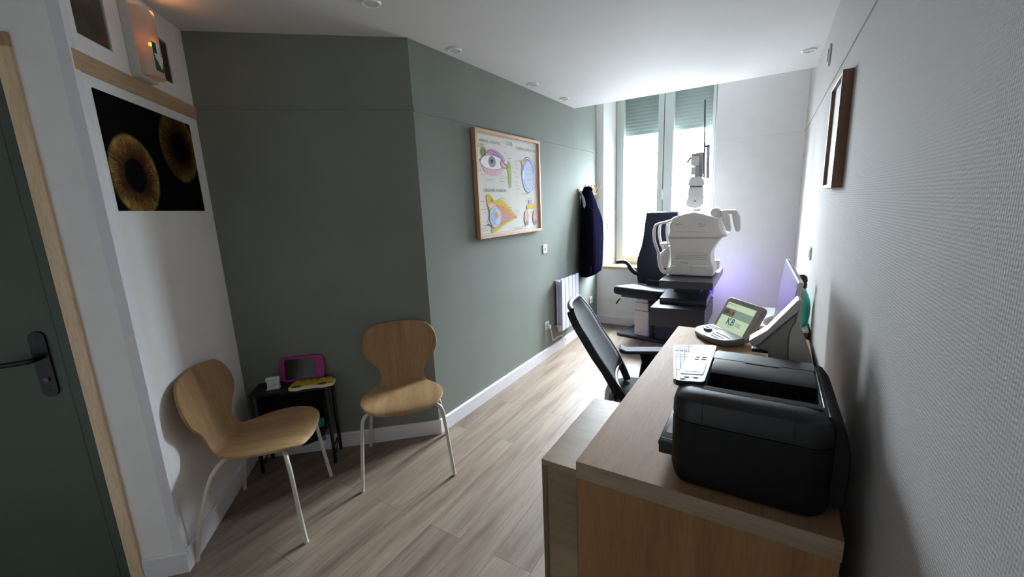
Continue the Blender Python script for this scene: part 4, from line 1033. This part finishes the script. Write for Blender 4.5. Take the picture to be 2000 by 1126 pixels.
# ---------------------------------------------------------------- instrument stand
def stand():
    t = thing('instrument_stand', 'charcoal instrument stand with drawer block and table beside the examination chair', 'instrument stand', (0, 0, 0))
    b = MB(); b.box(-.955, 4.43, .033, -.50, 4.78, .36); b.build('pedestal', 'unit_charcoal', t, bevel=.004)
    b = MB(); b.box(-.868, 3.80, .365, -.412, 4.44, .542); d = b.build('drawer_block', 'unit_charcoal', t, bevel=.004)
    b = MB(); b.box(-.866, 3.797, .372, -.414, 3.7985, .536); b.build('drawer_front', 'unit_charcoal', d, bevel=.0005)
    b = MB(); b.box(-.955, 4.44, .36, -.50, 4.78, .542); b.build('rear_block', 'unit_charcoal', t, bevel=.004)
    b = MB(); b.prism([(3.96, .542), (3.955, .575), (3.975, .600), (4.30, .620), (4.33, .542)], -.825, -.42, 'yz'); b.build('swivel_tray', 'unit_top', t, bevel=.006, seg=3)
    b = MB(); b.box(-.74, 4.20, .60, -.50, 4.40, .737); b.build('table_column', 'unit_charcoal', t, bevel=.004)
    b = MB(); b.box(-.792, 3.768, .735, -.357, 4.665, .80); b.build('table_top', 'unit_top', t, bevel=.004)
    b = MB(); b.box(-.62, 4.62, .36, -.50, 4.74, .80) if False else b.box(-.66, 4.50, .542, -.56, 4.62, .737); b.build('rear_post', 'unit_charcoal', t, bevel=.004)
    b = MB(); b.box(-.452, 4.45, .56, -.415, 4.475, .72); b.build('light_strip', 'led_violet', t)
    b = MB(); b.box(-.52, 4.46, .542, -.453, 4.61, .72); b.build('light_holder', 'unit_charcoal', t)
    li = bpy.data.lights.new('violet_strip', 'AREA'); li.shape = 'RECTANGLE'; li.size = .12; li.size_y = .12; li.energy = LED_W; li.color = (.38, .28, 1)
    o = bpy.data.objects.new('violet_strip', li); COL.objects.link(o); o.parent = t; o.location = (-.43, 4.60, .62); o.rotation_euler = Vector((-.75, -.62, 0)).to_track_quat('Z', 'Y').to_euler()
    li2 = bpy.data.lights.new('violet_floor', 'AREA'); li2.shape = 'RECTANGLE'; li2.size = .30; li2.size_y = .05; li2.energy = LED_W * .3; li2.color = (.25, .12, 1)
    o = bpy.data.objects.new('violet_floor', li2); COL.objects.link(o); o.parent = t; o.location = (-.64, 4.15, .357)
    b = MB(); b.box(-.80, 4.12, .358, -.48, 4.18, .3655); b.build('floor_light_strip', 'led_violet', t)
LED_W = 1.2
stand()

# ---------------------------------------------------------------- autorefractor on the stand
def autorefractor():
    t = thing('autorefractor', 'large white eye testing instrument with chin rest on the charcoal table', 'instrument', (0, 0, .80))
    y0, y1 = 4.05, 4.34; o = .80
    base = [(-.774, .004), (-.770, .055), (-.752, .095), (-.40, .105), (-.385, .100), (-.380, .03), (-.392, .004)]
    b = MB(); b.prism(base, y0 - .005, y1 + .03); b.build('base', 'device_white', t, bevel=.012, seg=3)
    tor = [(-.752, .085), (-.754, .135), (-.757, .21), (-.760, .24), (-.769, .29), (-.785, .348), (-.336, .352), (-.379, .289), (-.406, .237), (-.416, .192), (-.408, .14), (-.392, .095)]
    b = MB(); b.prism(tor, y0 + .012, y1); tr = b.build('torso', 'device_white', t, bevel=.010, seg=3)
    head = [(-.785, .350), (-.773, .399), (-.762, .452), (-.752, .535), (-.702, .550), (-.645, .566), (-.587, .578), (-.551, .575), (-.495, .562), (-.443, .544), (-.362, .523), (-.350, .45), (-.333, .397), (-.287, .380), (-.300, .362), (-.336, .352)]
    b = MB(); b.prism(head, y0, y1 + .01); hd = b.build('head', 'device_white', t, bevel=.014, seg=3)
    arch = [(-.752, .45), (-.752, .53), (-.70, .540), (-.63, .546), (-.565, .542), (-.50, .52), (-.44, .49), (-.393, .455), (-.40, .41), (-.74, .41)]
    b = MB(); b.prism(arch, y0 - .006, y0 + .005); b.build('side_cover', 'device_white', hd, bevel=.003)
    b = MB()
    b.tube([(-.786, y0 - .001, .351), (-.336, y0 - .001, .3535)], .0022, 6); b.build('shell_seam', 'device_grey', hd)
    for z in (.156, .173, .190):
        b = MB(); b.box(-.715, y0 + .0105, z, -.448, y0 + .014, z + .006); b.build('side_groove', 'device_grey', tr)
    b = MB(); b.box(-.755, y0 + .011, .213, -.44, y0 + .0135, .216); b.build('seam', 'device_grey', tr)
    b = MB(); b.box(-.694, y0 - .012, .015, -.588, y0 + .014, .118); b.box(-.588, y0 - .004, .075, -.562, y0 + .014, .108); b.build('printer_door', 'device_white', t, bevel=.004)
    b = MB(); b.box(-.672, y0 + .0, .118, -.600, y0 + .013, .122); b.build('paper_slot', 'knob_grey', t)
    b = MB(); b.tube(smooth_path([(-.585, y0 - .003, .094), (-.50, y0 - .004, .085), (-.44, y0 - .004, .068), (-.39, y0 - .003, .058)], 5), .002, 6); b.tube([(-.77, y0 - .004, .03), (-.70, y0 - .004, .055)], .002, 6); b.build('base_crease', 'device_grey', t)
    F = RX(PI/2)
    b = MB(); b.text('TOPCON', .016, T(-.690, y0 - .0075, .472) @ F); b.text('KR-1', .020, T(-.505, y0 - .0075, .472) @ F); b.tube(smooth_path([(-.53, y0 - .007, .456), (-.505, y0 - .007, .452), (-.478, y0 - .007, .462), (-.472, y0 - .007, .478)], 4), .0014, 5); b.build('maker_marks', 'knob_grey', hd)
    # forehead and chin rest frame at the left
    for y in (4.07, 4.30):
        b = MB(); p = smooth_path([(-.758, y, .512), (-.802, y, .496), (-.880, y, .478), (-.905, y, .455), (-.913, y, .386), (-.902, y, .304), (-.870, y, .215), (-.855, y, .13), (-.845, y, .077), (-.815, y, .03), (-.77, y, .035)], 4)
        b.tube(p, [.011] * 14 + [.014] * 12 + [.020] * 15, 10); b.build('rest_frame', 'device_white', t)
    b = MB(); b.prism([(-.862, .20), (-.80, .255), (-.783, .278), (-.772, .20), (-.790, .06), (-.835, .06), (-.85, .12)], 4.09, 4.28); b.build('rest_column', 'device_white', t, bevel=.01, seg=3)
    b = MB(); b.box(-.868, 4.10, .272, -.80, 4.27, .296); b.box(-.845, 4.15, .235, -.812, 4.22, .272); b.build('chin_rest', 'device_white', t, bevel=.008, seg=3)
    b = MB(); b.tube(smooth_path([(-.80, 4.075, .492), (-.812, 4.12, .49), (-.818, 4.185, .49), (-.812, 4.25, .49), (-.80, 4.295, .492)], 4), .013, 10); b.build('forehead_rest', 'device_white', t)
    for y in (4.13, 4.24):
        b = MB(); b.tube(smooth_path([(-.808, y, .485), (-.812, y, .40), (-.80, y, .31), (-.785, y, .24)], 4), .009, 8); b.build('inner_bar', 'device_white', t)
    # control arm with two prongs at the right
    b = MB(); b.lathe([(.002, -.07), (.036, -.066), (.041, -.05), (.041, .05), (.036, .066), (.002, .07)], (-.402, 4.16, .572), 26, 'y'); b.box(-.405, 4.10, .525, -.355, 4.22, .56); b.build('arm_pivot', 'device_white', t, bevel=.004)
    b = MB(); b.box(-.40, 4.11, .555, -.245, 4.21, .590); b.build('cross_bar', 'device_white', t, bevel=.010, seg=3)
    for xs in ((-.342, -.322, -.282), (-.258, -.240, -.212)):
        b = MB(); x0, x1, x2 = xs
        b.prism([(x0 - .016, .585), (x0 + .02, .590), (x1 + .036, .53), (x2 + .016, .43), (x2 + .008, .402), (x2 - .018, .402), (x2 - .028, .42), (x1 - .022, .50)], 4.095, 4.15); b.build('prong', 'device_white', t, bevel=.008, seg=3)
    b = MB(); b.box(-.412, 4.30, .035, -.365, 4.40, .12); b.build('rear_box', 'device_white', t, bevel=.006)
    b = MB(); b.box(-.75, 4.08, 0, -.40, 4.33, .006); b.build('foot', 'black_plastic', t)
autorefractor()

# ---------------------------------------------------------------- phoropter on its post behind
def phoropter():
    t = thing('phoropter', 'grey-white refraction head on a post with thin vertical rod, before the window', 'instrument', (0, 4.53, .80))
    o = .80; q = lambda L: [(x, z - o) for x, z in L]
    b = MB(); b.lathe([(.06, 0), (.06, .012), (.035, .02), (.035, .60)], (-.613, .03, 0), 22); b.build('post', 'device_grey', t)
    b = MB(); b.prism(q([(-.688, 1.611), (-.690, 1.53), (-.694, 1.50), (-.708, 1.47), (-.706, 1.437), (-.690, 1.420), (-.625, 1.402), (-.580, 1.411), (-.558, 1.446), (-.563, 1.604)]), -.05, .06); b.build('lower_head', 'device_white', t, bevel=.010, seg=3)
    b = MB(); b.prism(q([(-.655, 1.59), (-.625, 1.595), (-.600, 1.44), (-.635, 1.43)]), -.056, -.045); b.build('front_rib', 'device_white', t, bevel=.003)
    b = MB(); b.prism(ell(-.622, 1.475 - o, .008, .010, 14), -.0585, -.05); b.build('knob', 'knob_grey', t)
    b = MB(); b.prism(q([(-.690, 1.622), (-.694, 1.648), (-.686, 1.683), (-.666, 1.708), (-.592, 1.706), (-.564, 1.680), (-.553, 1.640), (-.563, 1.616)]), -.045, .06); b.build('swivel_band', 'device_white', t, bevel=.008, seg=3)
    b = MB(); b.prism(q([(-.68, 1.604), (-.566, 1.604), (-.566, 1.622), (-.68, 1.622)]), -.04, .055); b.build('joint', 'knob_grey', t)
    b = MB(); b.box(-.648, .02, 1.70 - o, -.575, .07, 1.935 - o); b.build('back_plate', 'device_grey', t, bevel=.004)
    b = MB(); b.prism(q([(-.678, 1.902), (-.612, 1.898), (-.606, 1.87), (-.612, 1.812), (-.640, 1.80), (-.679, 1.822)]), -.035, .022); b.build('optic_block', 'device_white', t, bevel=.008, seg=3)
    b = MB(); b.lathe([(.026, 0), (.022, .014), (.028, .018), (.028, .024)], (-.656, -.005, 1.898 - o), 20); b.build('eyepiece_cap', 'device_grey', t)
    b = MB(); b.box(-.674, -.03, 1.728 - o, -.636, .02, 1.800 - o); b.lathe([(.014, -.036), (.016, -.034), (.016, -.02)], (-.655, 0, 1.775 - o), 14, 'y') if False else None; b.build('lens_turret', 'device_white', t, bevel=.005)
    b = MB(); b.prism(q([(-.634, 1.816), (-.612, 1.812), (-.597, 1.74), (-.60, 1.70), (-.642, 1.70), (-.640, 1.76)]), -.025, .02); b.build('turret_neck', 'device_grey', t, bevel=.004)
    b = MB(); b.tube(smooth_path([(-.690, -.01, 1.880 - o), (-.712, -.012, 1.85 - o), (-.704, -.012, 1.80 - o), (-.688, -.01, 1.755 - o), (-.678, -.01, 1.735 - o)], 5), .005, 8); b.tube(smooth_path([(-.665, -.01, 1.715 - o), (-.695, -.012, 1.712 - o), (-.722, -.012, 1.695 - o)], 4), .005, 8); b.build('cable', 'device_white', t)
    b = MB(); b.tube([(-.680, -.01, 1.895 - o), (-.712, -.012, 1.848 - o)], [.010, .013], 10); b.build('lever', 'device_grey', t)
    b = MB(); b.tube([(-.560, .02, 1.690 - o), (-.570, .02, 2.03 - o), (-.583, .02, 2.407 - o)], .008, 8); b.build('near_point_rod', 'knob_grey', t)
    b = MB(); b.box(-.570, .012, 1.976 - o, -.522, .028, 1.998 - o); c = b.build('card_clamp', 'knob_grey', t, bevel=.002)
    b = MB(); b.at(T(-.531, .02, 1.834 - o) @ RY(-.03)); b.box(-.015, -.004, -.15, .015, .004, .15); b.build('test_card', 'device_grey', t)
    b = MB(); b.tube([(-.562, .02, 1.668 - o), (-.545, .02, 1.668 - o)], .005, 8); b.tube([(-.562, .02, 1.511 - o), (-.532, .02, 1.511 - o)], .005, 8); b.build('side_pin', 'knob_grey', t)
phoropter()

# ---------------------------------------------------------------- light
SKY = 545
W = bpy.data.worlds.new('daylight'); S.world = W; W.use_nodes = True
bg = W.node_tree.nodes['Background']; wt = W.node_tree
_tc = wt.nodes.new('ShaderNodeTexCoord'); _sp = wt.nodes.new('ShaderNodeSeparateXYZ'); wt.links.new(_tc.outputs['Generated'], _sp.inputs[0])
_mr = wt.nodes.new('ShaderNodeMapRange'); _mr.inputs['From Min'].default_value = -1; wt.links.new(_sp.outputs['Z'], _mr.inputs['Value'])
_rp = wt.nodes.new('ShaderNodeValToRGB'); wt.links.new(_mr.outputs[0], _rp.inputs[0])
_e = _rp.color_ramp.elements
for _ in range(4): _e.new(.5)
# overcast day over a light street: dim ground, brightening towards the zenith
for _el, (_p, _c) in zip(_e, [(0, .03), (.46, .05), (.50, .12), (.58, .25), (.72, .62), (1, 1.0)]): _el.position = _p; _el.color = (_c * .81, _c * .895, _c, 1)
# sky dimmed by hand on the right so the green wall gets less light
_mx = wt.nodes.new('ShaderNodeMapRange'); wt.links.new(_sp.outputs['X'], _mx.inputs['Value'])
for _k, _v in (('From Min', -.25), ('From Max', .35), ('To Min', 1.15), ('To Max', .38)): _mx.inputs[_k].default_value = _v
_ml = wt.nodes.new('ShaderNodeVectorMath'); _ml.operation = 'SCALE'; wt.links.new(_rp.outputs[0], _ml.inputs[0]); wt.links.new(_mx.outputs[0], _ml.inputs['Scale'])
wt.links.new(_ml.outputs[0], bg.inputs['Color']); bg.inputs['Strength'].default_value = SKY
po = bpy.data.lights.new('window_portal', 'AREA'); po.shape = 'RECTANGLE'; po.size = 1.12; po.size_y = 2.14; po.cycles.is_portal = True
o = bpy.data.objects.new('window_portal', po); COL.objects.link(o); o.location = (-1.06, 5.29, 1.79); o.rotation_euler = Vector((0, 1, 0)).to_track_quat('Z', 'Y').to_euler()
cy = S.cycles
cy.max_bounces = 14; cy.diffuse_bounces = 10; cy.glossy_bounces = 4; cy.transparent_max_bounces = 10; cy.sample_clamp_indirect = 8; cy.caustics_reflective = False; cy.caustics_refractive = False
S.view_settings.view_transform = 'Standard'; S.view_settings.look = 'None'; S.view_settings.gamma = 1; S.view_settings.use_curve_mapping = False
S.view_settings.exposure = 0.0
